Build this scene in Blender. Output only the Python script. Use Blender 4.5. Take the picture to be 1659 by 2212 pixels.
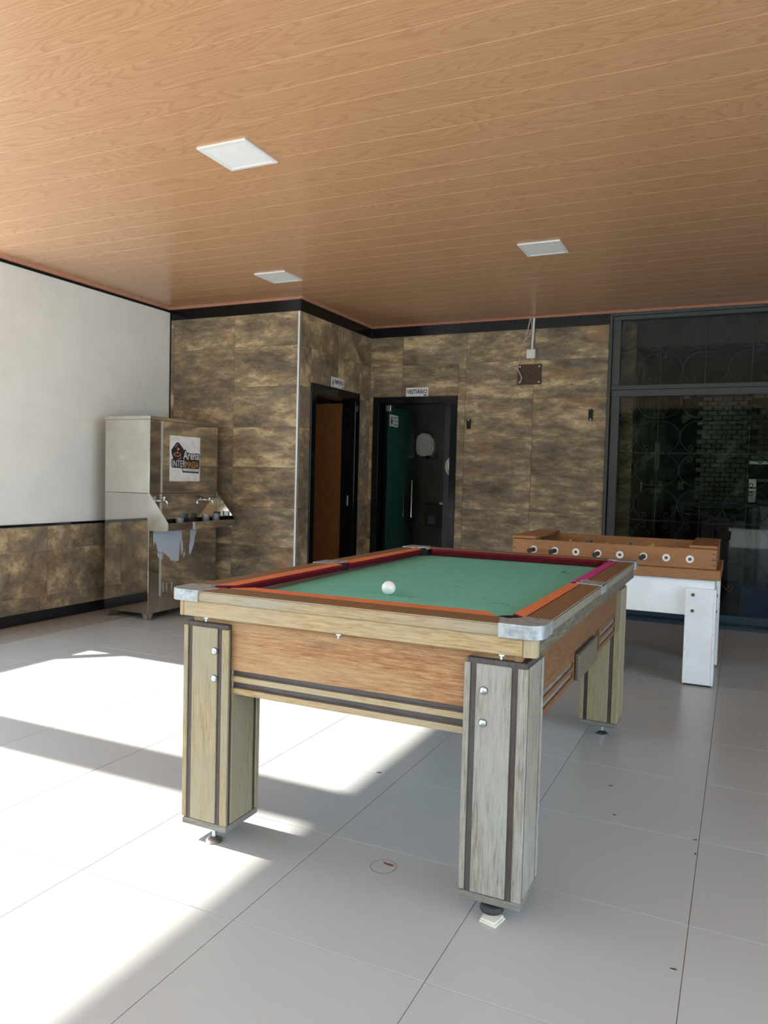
import bpy, bmesh, math, random
from mathutils import Vector, Matrix
random.seed(7)
for o in list(bpy.data.objects): bpy.data.objects.remove(o)
S = bpy.context.scene
COL = S.collection

# ------------------------------------------------------------------ camera
cd = bpy.data.cameras.new('camera'); cam = bpy.data.objects.new('camera', cd); COL.objects.link(cam)
RT = ((0.90493429, 0.42476494, 0.02585863), (0.042752, -0.03028647, -0.99862655), (-0.42339838, 0.90479693, -0.04556682))
cam.matrix_world = Matrix(((RT[0][0], -RT[1][0], -RT[2][0], 0.0), (RT[0][1], -RT[1][1], -RT[2][1], 0.0),
                           (RT[0][2], -RT[1][2], -RT[2][2], 1.30), (0, 0, 0, 1)))
cd.sensor_fit = 'HORIZONTAL'; cd.sensor_width = 36.0; cd.lens = 36.0 * 1651.07 / 1659.0
cd.dof.use_dof = True; cd.dof.focus_distance = 2.8; cd.dof.aperture_fstop = 8.0
cd.clip_start = 0.05; cd.clip_end = 300
S.camera = cam

# ------------------------------------------------------------------ sky, sun, exposure
SUN_EL = math.atan(0.717)
w = bpy.data.worlds.new('sky'); S.world = w; w.use_nodes = True
wn = w.node_tree; bg = wn.nodes['Background']
bg.inputs[0].default_value = (0.64, 0.83, 1.0, 1); bg.inputs[1].default_value = 5.0      # even, bright summer haze
sl = bpy.data.lights.new('sun', 'SUN'); sl.energy = 12.0; sl.angle = math.radians(0.9); sl.color = (1.0, 0.97, 0.90)
so = bpy.data.objects.new('sun', sl); COL.objects.link(so); so.location = (-12, 2, 9)
so.rotation_euler = (0, -(math.pi / 2 - SUN_EL), 0)
vs = S.view_settings
S.display_settings.display_device = 'sRGB'
vs.view_transform = 'Standard'; vs.look = 'None'; vs.exposure = 0.6; vs.gamma = 1.0; vs.use_curve_mapping = False
try:
    S.cycles.use_denoising = True; S.cycles.max_bounces = 12; S.cycles.diffuse_bounces = 6; S.cycles.glossy_bounces = 6
    S.cycles.transparent_max_bounces = 16; S.cycles.caustics_reflective = False; S.cycles.caustics_refractive = False
    S.cycles.sample_clamp_indirect = 6.0
except Exception: pass

# ------------------------------------------------------------------ materials
MATS = {}
def nt(name):
    m = bpy.data.materials.new(name); m.use_nodes = True; MATS[name] = m
    t = m.node_tree; return m, t, t.nodes['Principled BSDF']
def N(t, kind, **kw):
    n = t.nodes.new(kind)
    for k, v in kw.items():
        if k.startswith('i_'):
            key = k[2:]; key = int(key) if key.isdigit() else key.replace('_', ' ')
            n.inputs[key].default_value = v
        else: setattr(n, k, v)
    return n
def L(t, a, b): t.links.new(a, b)
def ramp(t, fac, stops, interp='LINEAR'):
    r = t.nodes.new('ShaderNodeValToRGB'); r.color_ramp.interpolation = interp
    e = r.color_ramp.elements
    rgba = lambda c: (c[0], c[1], c[2], 1) if not isinstance(c, (int, float)) else (c, c, c, 1)
    e[1].position = stops[-1][0]; e[1].color = rgba(stops[-1][1]); e[0].position = stops[0][0]; e[0].color = rgba(stops[0][1])
    for p, c in stops[1:-1]: k = e.new(p); k.color = rgba(c)
    L(t, fac, r.inputs[0]); return r.outputs[0]
def mixc(t, fac, a, b, mode='MIX'):
    m = t.nodes.new('ShaderNodeMix'); m.data_type = 'RGBA'; m.blend_type = mode
    for s, v in ((0, fac), (6, a), (7, b)):
        if hasattr(v, 'links') or isinstance(v, bpy.types.NodeSocket): L(t, v, m.inputs[s])
        else: m.inputs[s].default_value = (v if s == 0 else (v[0], v[1], v[2], 1))
    return m.outputs[2]
def coords(t, scale, rnd=True, loc=(0, 0, 0)):
    tc = N(t, 'ShaderNodeTexCoord'); mp = N(t, 'ShaderNodeMapping'); mp.inputs['Scale'].default_value = scale
    L(t, tc.outputs['Object'], mp.inputs['Vector'])
    if rnd:
        oi = N(t, 'ShaderNodeObjectInfo'); mu = N(t, 'ShaderNodeMath', operation='MULTIPLY'); mu.inputs[1].default_value = 37.0
        L(t, oi.outputs['Random'], mu.inputs[0]); L(t, mu.outputs[0], mp.inputs['Location'])
    else: mp.inputs['Location'].default_value = loc
    return mp.outputs[0]
def noise(t, vec, scale, detail=4, rough=0.55, dist=0.0):
    n = N(t, 'ShaderNodeTexNoise'); n.inputs['Scale'].default_value = scale; n.inputs['Detail'].default_value = detail
    n.inputs['Roughness'].default_value = rough; n.inputs['Distortion'].default_value = dist
    L(t, vec, n.inputs['Vector']); return n.outputs[0]
def bump(t, p, h, s, d=0.002):
    b = N(t, 'ShaderNodeBump'); b.inputs['Strength'].default_value = s; b.inputs['Distance'].default_value = d
    L(t, h, b.inputs['Height']); L(t, b.outputs[0], p.inputs['Normal'])
def plain(name, c, rough=0.5, metal=0.0, spec=0.5, var=0.06, vs=18.0, bmp=0.0):
    m, t, p = nt(name)
    v = coords(t, (1, 1, 1)); n = noise(t, v, vs, 5)
    a = tuple(max(0, x * (1 - 2 * var)) for x in c); b = tuple(min(1, x * (1 + 2 * var)) for x in c)
    L(t, ramp(t, n, [(0.3, a), (0.7, b)]), p.inputs['Base Color'])
    p.inputs['Roughness'].default_value = rough; p.inputs['Metallic'].default_value = metal
    p.inputs['Specular IOR Level'].default_value = spec
    if bmp: bump(t, p, n, bmp)
    return m

def m_floor():
    m, t, p = nt('porcelain')
    v = coords(t, (1, 1, 1)); n1 = noise(t, v, 2.2, 6, 0.6); n2 = noise(t, v, 60, 3)
    c = ramp(t, n1, [(0.2, (0.375, 0.37, 0.355)), (0.8, (0.40, 0.395, 0.38))])
    c = mixc(t, ramp(t, n2, [(0.45, 0.0), (0.8, 0.14)]), c, (0.42, 0.41, 0.39))
    L(t, c, p.inputs['Base Color'])
    L(t, ramp(t, n1, [(0.2, 0.27), (0.8, 0.31)]), p.inputs['Roughness']); p.inputs['Specular IOR Level'].default_value = 0.5
m_floor()
def m_stone(name, sc):
    m, t, p = nt(name)
    v = coords(t, sc)
    nb = noise(t, v, 2.0, 5, 0.62, 0.1)                     # broad clouds
    ns = noise(t, v, 6.5, 9, 0.74, 0.15)                    # crusty patina
    nf = noise(t, v, 30, 8, 0.78, 0.1)                      # pits
    k = N(t, 'ShaderNodeMath', operation='MULTIPLY_ADD'); L(t, nb, k.inputs[0]); k.inputs[1].default_value = 0.8
    k2 = N(t, 'ShaderNodeMath', operation='MULTIPLY_ADD'); L(t, ns, k2.inputs[0]); k2.inputs[1].default_value = 0.95; k2.inputs[2].default_value = -0.375
    L(t, k2.outputs[0], k.inputs[2])
    base = ramp(t, k.outputs[0], [(0.25, (0.10, 0.077, 0.056)), (0.42, (0.215, 0.162, 0.108)), (0.54, (0.35, 0.262, 0.160)), (0.65, (0.60, 0.455, 0.268)), (0.76, (0.78, 0.61, 0.375))])
    rust = ramp(t, noise(t, v, 1.5, 4, 0.6, 0.1), [(0.60, 0.0), (0.70, 0.55)])
    c = mixc(t, rust, base, (0.40, 0.215, 0.095))
    grey = ramp(t, noise(t, v, 2.9, 5, 0.6), [(0.54, 0.0), (0.66, 0.55)])
    c = mixc(t, grey, c, (0.20, 0.185, 0.16))
    c = mixc(t, ramp(t, nf, [(0.34, 0.75), (0.46, 0.0)]), c, (0.085, 0.068, 0.052))
    L(t, c, p.inputs['Base Color']); p.inputs['Roughness'].default_value = 0.5; p.inputs['Specular IOR Level'].default_value = 0.3
    bump(t, p, nf, 0.12, 0.002)
m_stone('stone_tile_x', (0.75, 1.0, 2.2)); m_stone('stone_tile_y', (1.0, 1.0, 1.0))
def m_plank():
    m, t, p = nt('ceiling_plank')
    v = coords(t, (0.85, 5.2, 1.0)); lo = noise(t, v, 1.25, 1.5, 0.4, 0.15)
    mu = N(t, 'ShaderNodeMath', operation='MULTIPLY'); mu.inputs[1].default_value = 21.0; L(t, lo, mu.inputs[0])
    fr = N(t, 'ShaderNodeMath', operation='FRACT'); L(t, mu.outputs[0], fr.inputs[0])
    v2 = coords(t, (5, 160, 1)); fi = noise(t, v2, 1.0, 4, 0.6)
    ring = ramp(t, fr.outputs[0], [(0.0, 0.0), (0.55, 0.25), (0.86, 1.0), (1.0, 0.0)])
    c = mixc(t, ring, (0.585, 0.325, 0.178), (0.485, 0.252, 0.13))
    c = mixc(t, ramp(t, fi, [(0.42, 0.0), (0.62, 0.5)]), c, (0.47, 0.25, 0.125))
    L(t, c, p.inputs['Base Color']); p.inputs['Roughness'].default_value = 0.24; p.inputs['Specular IOR Level'].default_value = 0.38
m_plank()
def m_wood(name, stops, axis, worn=None, wornamt=0.6, rough=0.55, topcol=None, fine=1.0, spots=0.25):
    """wood with grain along axis; worn = weathered grey laid over in patches; topcol = varnish that survives on upward faces"""
    m, t, p = nt(name)
    sc = [1.0, 1.0, 1.0]
    for i in range(3): sc[i] = 14.0 if i == axis else 190.0 * fine
    v = coords(t, tuple(sc)); g = noise(t, v, 1.0, 8, 0.72, 0.2)
    vb = coords(t, tuple(1.5 if i == axis else 6.0 for i in range(3))); b = noise(t, vb, 1.0, 4, 0.6, 0.4)
    c = ramp(t, g, stops)
    if worn:
        f = N(t, 'ShaderNodeMath', operation='MULTIPLY_ADD'); L(t, g, f.inputs[0]); f.inputs[1].default_value = 0.45; L(t, b, f.inputs[2])
        c = mixc(t, ramp(t, f.outputs[0], [(0.60, 0.0), (0.82, wornamt)]), c, worn)
    vd = coords(t, tuple(4.0 if i == axis else 14.0 for i in range(3)))
    d = noise(t, vd, 1.0, 5, 0.7)
    c = mixc(t, ramp(t, d, [(0.60, 0.0), (0.76, spots)]), c, (0.06, 0.045, 0.035))
    r = rough
    if topcol:
        ge = N(t, 'ShaderNodeNewGeometry'); sx = N(t, 'ShaderNodeSeparateXYZ'); L(t, ge.outputs['Normal'], sx.inputs[0])
        up = ramp(t, sx.outputs[2], [(0.55, 0.0), (0.9, 1.0)])
        tc = mixc(t, ramp(t, b, [(0.40, 0.0), (0.68, 0.65)]), topcol, tuple(x * 0.55 + 0.03 for x in topcol))
        tc = mixc(t, ramp(t, g, [(0.35, 0.35), (0.65, 0.0)]), tc, tuple(x * 0.5 for x in topcol))
        c = mixc(t, up, c, tc)
    L(t, c, p.inputs['Base Color']); p.inputs['Roughness'].default_value = r; p.inputs['Specular IOR Level'].default_value = 0.35
    bump(t, p, g, 0.25, 0.0015)
    return m
GREY = (0.30, 0.27, 0.225)
for ax, nm in ((0, 'x'), (1, 'y'), (2, 'z')):
    m_wood('rail_wood_' + nm, [(0.3, (0.20, 0.13, 0.062)), (0.5, (0.36, 0.255, 0.13)), (0.7, (0.46, 0.345, 0.195))], ax, (0.30, 0.27, 0.215), 0.85, topcol=(0.215, 0.105, 0.038))
    m_wood('frame_wood_' + nm, [(0.3, (0.22, 0.13, 0.055)), (0.5, (0.39, 0.265, 0.125)), (0.7, (0.50, 0.37, 0.19))], ax, (0.36, 0.30, 0.20), 0.7, spots=0.45)
    m_wood('apron_wood_' + nm, [(0.30, (0.15, 0.058, 0.020)), (0.5, (0.32, 0.145, 0.055)), (0.70, (0.50, 0.30, 0.13))], ax, (0.42, 0.29, 0.15), 0.45, fine=1.3, spots=0.5)
    m_wood('grey_wood_' + nm, [(0.3, (0.085, 0.072, 0.055)), (0.5, (0.17, 0.148, 0.115)), (0.7, (0.26, 0.23, 0.185))], ax, (0.22, 0.215, 0.195), 0.6, spots=0.4)
    m_wood('dark_wood_' + nm, [(0.3, (0.035, 0.024, 0.021)), (0.6, (0.075, 0.050, 0.043)), (0.8, (0.115, 0.085, 0.072))], ax, (0.12, 0.11, 0.105), 0.4)
    m_wood('foosball_wood_' + nm, [(0.3, (0.22, 0.095, 0.035)), (0.5, (0.38, 0.17, 0.066)), (0.7, (0.48, 0.23, 0.095))], ax, (0.22, 0.11, 0.055), 0.5, rough=0.4, spots=0.3)
m_wood('apron_side_y', [(0.30, (0.075, 0.030, 0.012)), (0.5, (0.165, 0.072, 0.028)), (0.70, (0.28, 0.15, 0.065))], 1, (0.20, 0.115, 0.055), 0.4, fine=1.3, spots=0.6)  # same apron wood, darkened in place of weaker light on the side
m_wood('darkened_side_y', [(0.32, (0.04, 0.031, 0.021)), (0.5, (0.12, 0.098, 0.067)), (0.68, (0.25, 0.21, 0.15))], 1, (0.14, 0.122, 0.094), 0.5, spots=0.55)  # weathered grey wood, with the dimmer side light put into its tone
m_wood('rail_side_y', [(0.3, (0.12, 0.092, 0.06)), (0.5, (0.21, 0.175, 0.125)), (0.7, (0.29, 0.25, 0.185))], 1, (0.215, 0.20, 0.165), 0.85, topcol=(0.215, 0.105, 0.038))  # greyed rail wood, side colours darkened to stand in for shade
m_wood('leg_wood', [(0.3, (0.17, 0.125, 0.062)), (0.5, (0.29, 0.228, 0.125)), (0.7, (0.38, 0.31, 0.185))], 2, (0.27, 0.235, 0.165), 0.7, spots=0.3)
m_wood('leg_wood_grey', [(0.3, (0.115, 0.095, 0.072)), (0.5, (0.245, 0.212, 0.165)), (0.7, (0.36, 0.325, 0.262))], 2, (0.33, 0.315, 0.28), 0.75, spots=0.4)
m_wood('door_wood', [(0.3, (0.16, 0.058, 0.018)), (0.6, (0.27, 0.105, 0.035)), (0.8, (0.33, 0.14, 0.05))], 2, None, rough=0.35, spots=0.15)
m_wood('plate_wood', [(0.3, (0.05, 0.026, 0.014)), (0.6, (0.09, 0.048, 0.026)), (0.8, (0.12, 0.066, 0.036))], 0, None, rough=0.45)
def m_cloth(name, c, rough=0.9, sheen=0.25, fine=450):
    m, t, p = nt(name)
    v = coords(t, (1, 1, 1), rnd=False); n1 = noise(t, v, 5, 5, 0.6); v2 = coords(t, (1, 5, 1), rnd=False); n2 = noise(t, v2, 22, 4, 0.65); nf = noise(t, v, fine, 2)
    k = ramp(t, n2, [(0.3, tuple(x * 0.80 for x in c)), (0.55, c), (0.8, tuple(min(1, x * 1.22) for x in c))])
    k = mixc(t, ramp(t, n1, [(0.4, 0.0), (0.75, 0.30)]), k, tuple(x * 0.72 for x in c))
    L(t, k, p.inputs['Base Color']); p.inputs['Roughness'].default_value = rough; p.inputs['Specular IOR Level'].default_value = 0.15
    bump(t, p, nf, 0.2, 0.0006)
m_cloth('green_cloth', (0.15, 0.43, 0.33))
m_cloth('orange_cloth', (0.60, 0.17, 0.062)); m_cloth('maroon_cloth', (0.155, 0.012, 0.018)); m_cloth('pink_cloth', (0.46, 0.045, 0.19)); m_cloth('black_leather', (0.012, 0.013, 0.016), 0.5, 0.0)
def m_metal(name, c, rough, var=0.08, wave=0.0, scale=6.0, stretch=(1, 1, 1)):
    m, t, p = nt(name)
    v = coords(t, stretch); n = noise(t, v, scale, 5, 0.6); nw = noise(t, v, 2.6, 2, 0.4)
    L(t, ramp(t, n, [(0.3, tuple(x * (1 - var) for x in c)), (0.7, tuple(min(1, x * (1 + var)) for x in c))]), p.inputs['Base Color'])
    p.inputs['Metallic'].default_value = 1.0
    L(t, ramp(t, n, [(0.3, rough * 0.75), (0.75, rough * 1.3)]), p.inputs['Roughness'])
    if wave: bump(t, p, nw, wave, 0.01)
m_metal('steel_matte', (0.66, 0.63, 0.57), 0.22, 0.10, 0.05); m_metal('steel_mirror', (0.60, 0.57, 0.52), 0.045, 0.05, 0.03)
m_metal('chrome', (0.85, 0.85, 0.86), 0.10, 0.03); plain('cast_aluminium', (0.33, 0.345, 0.345), 0.40, 0.4, var=0.16, vs=45)
m_metal('zinc', (0.48, 0.50, 0.52), 0.30, 0.1, 0, 60); plain('dark_iron', (0.10, 0.105, 0.105), 0.5, 0.3, var=0.15, vs=60); m_metal('foil', (0.8, 0.78, 0.74), 0.18, 0.1, 0.9, 30)
plain('white_paint', (0.88, 0.90, 0.86), 0.62, var=0.02, vs=3); plain('white_plastic', (0.80, 0.80, 0.78), 0.35, var=0.015); plain('diffuser', (0.86, 0.86, 0.84), 0.45, var=0.01)
plain('white_lacquer', (0.82, 0.85, 0.86), 0.35, var=0.03, vs=6); plain('grout', (0.20, 0.175, 0.15), 0.9); plain('floor_grout', (0.26, 0.235, 0.205), 0.9)
plain('wall_grout', (0.36, 0.31, 0.24), 0.9); plain('black_granite', (0.0065, 0.007, 0.008), 0.12, 0.0, 0.28, var=0.3, vs=120); plain('black_granite_matte', (0.012, 0.012, 0.014), 0.3, var=0.3, vs=120)
plain('coral_trim', (0.58, 0.25, 0.165), 0.35, var=0.05); plain('aluminium_frame', (0.055, 0.062, 0.060), 0.35, 0.3, var=0.05); plain('concrete', (0.42, 0.41, 0.38), 0.9, vs=4)
plain('restroom_wall', (0.40, 0.40, 0.40), 0.5, var=0.03); plain('dark_grey_wall', (0.095, 0.105, 0.107), 0.35, var=0.05, vs=5); plain('black_plastic', (0.010, 0.010, 0.011), 0.55)
plain('rubber', (0.03, 0.027, 0.026), 0.7, vs=90, var=0.25); plain('card', (0.62, 0.60, 0.50), 0.8); plain('blue_ink', (0.022, 0.026, 0.13), 0.5); plain('navy_ink', (0.010, 0.012, 0.035), 0.5)
plain('orange_ink', (0.75, 0.36, 0.09), 0.5); plain('white_ink', (0.85, 0.85, 0.83), 0.5); plain('grey_ink', (0.35, 0.36, 0.37), 0.5); plain('yellow_ink', (0.55, 0.45, 0.06), 0.5)
plain('film', (0.56, 0.61, 0.68), 0.45, var=0.02); plain('ball', (0.80, 0.79, 0.74), 0.16, var=0.04, vs=30); plain('rust', (0.20, 0.055, 0.02), 0.8, vs=90, var=0.2); plain('stain', (0.25, 0.20, 0.13), 0.5, vs=60, var=0.1)
plain('lever_blue', (0.015, 0.02, 0.075), 0.3); plain('white_rubber', (0.82, 0.81, 0.80), 0.5); plain('subway_tile', (0.72, 0.70, 0.64), 0.2, var=0.12, vs=2); plain('dark_grout', (0.02, 0.02, 0.02), 0.9)
plain('brown_brick', (0.15, 0.085, 0.055), 0.35, var=0.2, vs=3); plain('pale_brick', (0.40, 0.36, 0.29), 0.4, var=0.1, vs=3); plain('blue_plastic', (0.03, 0.07, 0.20), 0.4); plain('blue_metal', (0.035, 0.06, 0.09), 0.35, 0.2)
plain('counter_panel', (0.42, 0.44, 0.45), 0.3, var=0.05, vs=3); plain('mark', (0.012, 0.05, 0.04), 0.9); plain('clear_hose', (0.55, 0.45, 0.42), 0.3); plain('paving', (0.50, 0.48, 0.44), 0.9, vs=2); plain('fridge_grey', (0.20, 0.22, 0.24), 0.25, 0.3)
def m_glass(name, tint, ior=1.45, rough=0.0, body=0.0):
    m = bpy.data.materials.new(name); m.use_nodes = True; MATS[name] = m; t = m.node_tree; t.nodes.clear()
    out = t.nodes.new('ShaderNodeOutputMaterial'); tr = t.nodes.new('ShaderNodeBsdfTransparent'); gl = t.nodes.new('ShaderNodeBsdfGlossy')
    v = coords(t, (1, 1, 1), rnd=False); n = noise(t, v, 1.5, 2)
    L(t, ramp(t, n, [(0.3, tuple(x * 0.94 for x in tint)), (0.7, tint)]), tr.inputs[0]); gl.inputs['Roughness'].default_value = rough; gl.inputs[0].default_value = (1, 1, 1, 1)
    fr = t.nodes.new('ShaderNodeFresnel'); fr.inputs[0].default_value = ior; mx = t.nodes.new('ShaderNodeMixShader')
    L(t, fr.outputs[0], mx.inputs[0]); L(t, tr.outputs[0], mx.inputs[1]); L(t, gl.outputs[0], mx.inputs[2]); last = mx
    if body:
        df = t.nodes.new('ShaderNodeBsdfDiffuse'); df.inputs[0].default_value = (*tint, 1); m2 = t.nodes.new('ShaderNodeMixShader'); m2.inputs[0].default_value = body
        L(t, mx.outputs[0], m2.inputs[1]); L(t, df.outputs[0], m2.inputs[2]); last = m2
    L(t, last.outputs[0], out.inputs[0])
m_glass('smoked_glass', (0.74, 0.76, 0.75), 1.25); m_glass('green_glass', (0.03, 0.16, 0.13), 1.5, 0.02, 0.48); m_glass('tumbler_glass', (0.86, 0.90, 0.93), 1.5, 0.02, 0.12); m_glass('cup_plastic', (0.80, 0.82, 0.85), 1.45, 0.08, 0.30)
m_glass('window_glass', (0.10, 0.16, 0.13), 1.5, 0.0, 0.2)

# ------------------------------------------------------------------ mesh helpers (world coordinates)
class G:
    def __init__(s): s.b = bmesh.new()
    def _add(s, tmp):
        me = bpy.data.meshes.new('t'); tmp.to_mesh(me); tmp.free(); s.b.from_mesh(me); bpy.data.meshes.remove(me); return s
    def box(s, x0, x1, y0, y1, z0, z1, bev=0.0, seg=1):
        t = bmesh.new(); bmesh.ops.create_cube(t, size=1.0)
        for v in t.verts: v.co = Vector(((x0 + x1) / 2 + v.co.x * (x1 - x0), (y0 + y1) / 2 + v.co.y * (y1 - y0), (z0 + z1) / 2 + v.co.z * (z1 - z0)))
        if bev: bmesh.ops.bevel(t, geom=t.edges[:], offset=bev, segments=seg, affect='EDGES', profile=0.5)
        return s._add(t)
    def prism(s, poly, a0, a1, axis='y', bev=0.0):
        """poly in the plane normal to axis: axis y -> (x,z), x -> (y,z), z -> (x,y)"""
        f = {'y': lambda p, a: (p[0], a, p[1]), 'x': lambda p, a: (a, p[0], p[1]), 'z': lambda p, a: (p[0], p[1], a)}[axis]
        t = bmesh.new(); A = [t.verts.new(f(p, a0)) for p in poly]; B = [t.verts.new(f(p, a1)) for p in poly]; n = len(poly)
        t.faces.new(A); t.faces.new(B)
        for i in range(n): t.faces.new((A[i], A[(i + 1) % n], B[(i + 1) % n], B[i]))
        bmesh.ops.recalc_face_normals(t, faces=t.faces[:])
        if bev: bmesh.ops.bevel(t, geom=t.edges[:], offset=bev, segments=2, affect='EDGES')
        return s._add(t)
    def cyl(s, p, q, r0, r1=None, n=16):
        r1 = r0 if r1 is None else r1; p = Vector(p); q = Vector(q); d = (q - p).normalized()
        a = d.orthogonal().normalized(); b = d.cross(a); t = bmesh.new(); P = []; Q = []
        for i in range(n):
            th = 2 * math.pi * i / n; u = a * math.cos(th) + b * math.sin(th); P.append(t.verts.new(p + u * r0)); Q.append(t.verts.new(q + u * r1))
        t.faces.new(P); t.faces.new(Q)
        for i in range(n): t.faces.new((P[i], P[(i + 1) % n], Q[(i + 1) % n], Q[i]))
        bmesh.ops.recalc_face_normals(t, faces=t.faces[:]); return s._add(t)
    def tube(s, pts, r, n=6, closed=False):
        pts = [Vector(p) for p in pts]; m = len(pts); t = bmesh.new(); rings = []; prev = None
        for i, p in enumerate(pts):
            d = (pts[(i + 1) % m] - pts[i - 1]) if closed else (pts[min(i + 1, m - 1)] - pts[max(i - 1, 0)])
            d.normalize()
            a = (prev - d * prev.dot(d)) if prev is not None else d.orthogonal()
            if a.length < 1e-6: a = d.orthogonal()
            a.normalize(); prev = a; b = d.cross(a)
            rings.append([t.verts.new(p + (a * math.cos(2 * math.pi * k / n) + b * math.sin(2 * math.pi * k / n)) * r) for k in range(n)])
        for i in range(m if closed else m - 1):
            A = rings[i]; B = rings[(i + 1) % m]
            for k in range(n): t.faces.new((A[k], A[(k + 1) % n], B[(k + 1) % n], B[k]))
        if not closed: t.faces.new(rings[0]); t.faces.new(rings[-1])
        bmesh.ops.recalc_face_normals(t, faces=t.faces[:]); return s._add(t)
    def lathe(s, prof, c, n=24, caps=True):
        """prof: (radius, z) pairs about the vertical axis through c (x,y)"""
        t = bmesh.new(); R = []
        for r, z in prof: R.append([t.verts.new((c[0] + r * math.cos(2 * math.pi * k / n), c[1] + r * math.sin(2 * math.pi * k / n), z)) for k in range(n)])
        for A, B in zip(R, R[1:]):
            for k in range(n): t.faces.new((A[k], A[(k + 1) % n], B[(k + 1) % n], B[k]))
        if caps: t.faces.new(R[0]); t.faces.new(R[-1])
        bmesh.ops.recalc_face_normals(t, faces=t.faces[:]); return s._add(t)
    def quads(s, V, F):
        t = bmesh.new(); vv = [t.verts.new(v) for v in V]
        for f in F: t.faces.new([vv[i] for i in f])
        bmesh.ops.recalc_face_normals(t, faces=t.faces[:]); return s._add(t)
def wpos(o):
    v = Vector(o.location)
    while o.parent: o = o.parent; v += Vector(o.location)
    return v
def obj(name, g, mat, parent=None, origin=None, smooth=False):
    """links the collected geometry as ONE mesh object; origin (world) is its pivot, by default the parent's"""
    base = wpos(parent) if parent else Vector((0, 0, 0)); org = Vector(origin) if origin is not None else base
    bmesh.ops.translate(g.b, verts=g.b.verts[:], vec=-org)
    me = bpy.data.meshes.new(name); g.b.to_mesh(me); g.b.free()
    me.materials.append(MATS[mat])
    if smooth:
        for p in me.polygons: p.use_smooth = True
        try: me.set_sharp_from_angle(angle=math.radians(40))
        except Exception: pass
    o = bpy.data.objects.new(name, me); COL.objects.link(o); o.location = org - base
    if parent: o.parent = parent
    return o
def tag(o, label=None, cat=None, group=None, kind=None):
    if label: o['label'] = label
    if cat: o['category'] = cat
    if group: o['group'] = group
    if kind: o['kind'] = kind
    return o
def thing(name, loc, label, cat, group=None, kind=None):
    o = bpy.data.objects.new(name, None); COL.objects.link(o); o.location = loc; o.empty_display_size = 0.1
    return tag(o, label, cat, group, kind)
def inst(name, me, loc, parent):
    o = bpy.data.objects.new(name, me); COL.objects.link(o); o.location = Vector(loc) - wpos(parent); o.parent = parent; return o
def text(name, body, mat, parent, origin, right, up, height, width=None, depth=0.0008, bold=0.0):
    """flat lettering: lower-left corner at origin, cap height and total width in metres"""
    c = bpy.data.curves.new(name, 'FONT'); c.body = body; c.size = 1.0; c.offset = bold; c.extrude = 0.0; c.resolution_u = 3
    to = bpy.data.objects.new(name, c); COL.objects.link(to); bpy.context.view_layer.update()
    me = bpy.data.meshes.new_from_object(to.evaluated_get(bpy.context.evaluated_depsgraph_get())); bpy.data.objects.remove(to)
    xs = [v.co.x for v in me.vertices]; ys = [v.co.y for v in me.vertices]
    w0, w1, h0, h1 = min(xs), max(xs), min(ys), max(ys)
    sy = height / (h1 - h0); sx = (width / (w1 - w0)) if width else sy
    r = Vector(right); u = Vector(up); nrm = r.cross(u); base = wpos(parent); og = Vector(origin)
    for v in me.vertices: v.co = og + r * ((v.co.x - w0) * sx) + u * ((v.co.y - h0) * sy) + nrm * depth - base
    me.materials.clear(); me.materials.append(MATS[mat])
    o = bpy.data.objects.new(name, me); COL.objects.link(o); o.parent = parent; return o

# ------------------------------------------------------------------ the setting
X_L, X_R, Y_F, Y_B, Z_C = -5.36, 4.4, -2.4, 7.70, 2.965
XB, YA = -3.81, 6.19
o = obj('ground', G().box(-40, 40, -40, 40, -0.40, -0.16), 'paving'); tag(o, 'sandy paved ground outside the covered terrace', 'ground', kind='structure')
fl = obj('floor', G().box(-5.51, X_R + 0.15, Y_F, 11.5, -0.16, -0.0022), 'floor_grout'); tag(fl, 'pale grey porcelain tile floor of the terrace', 'floor', kind='structure')
T = 0.60
tm = G().box(-T / 2 + 0.0013, T / 2 - 0.0013, -T / 2 + 0.0013, T / 2 - 0.0013, -0.012, 0.0, 0.0006).b
tme = bpy.data.meshes.new('floor_tile'); tm.to_mesh(tme); tm.free(); tme.materials.append(MATS['porcelain'])
for i in range(-7, 8):
    for j in range(-8, 16):
        cx, cy = -0.69 + T * (i + 0.5), 1.793 + 0.5945 * (j + 0.5) if False else 1.793 + 0.5955 * (j + 0.5)
        if cx < -5.25 or cx > X_R - 0.1 or cy < Y_F + 0.3 or cy > 11.3: continue
        if cy > 7.85 and (cx < -4.2 or cx > 1.9): continue
        t_ = inst('floor_tile', tme, (cx, cy, 0.0), fl); t_.scale = (1, 0.5955 / T, 1)
# ceiling planks
ce = obj('ceiling', G().box(-5.51, X_R + 0.15, Y_F, 11.5, Z_C + 0.006, 3.2), 'coral_trim'); tag(ce, 'wood patterned plank ceiling of the terrace', 'ceiling', kind='structure')
pg = G(); pl = 0.1988
pg.prism([(-pl / 2, 0.012), (-pl / 2, 0.0016), (-pl / 2 + 0.0014, 0.0), (pl / 2 - 0.0014, 0.0), (pl / 2, 0.0016), (pl / 2, 0.012)], -4.36, 5.36, 'x')
pme = bpy.data.meshes.new('ceiling_plank'); pg.b.to_mesh(pme); pg.b.free(); pme.materials.append(MATS['ceiling_plank'])
y = -2.25
while y < 7.62:
    inst('plank', pme, (-1.0 + random.uniform(-0.0, 0.0), y, Z_C - 0.006), ce); y += 0.2
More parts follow.
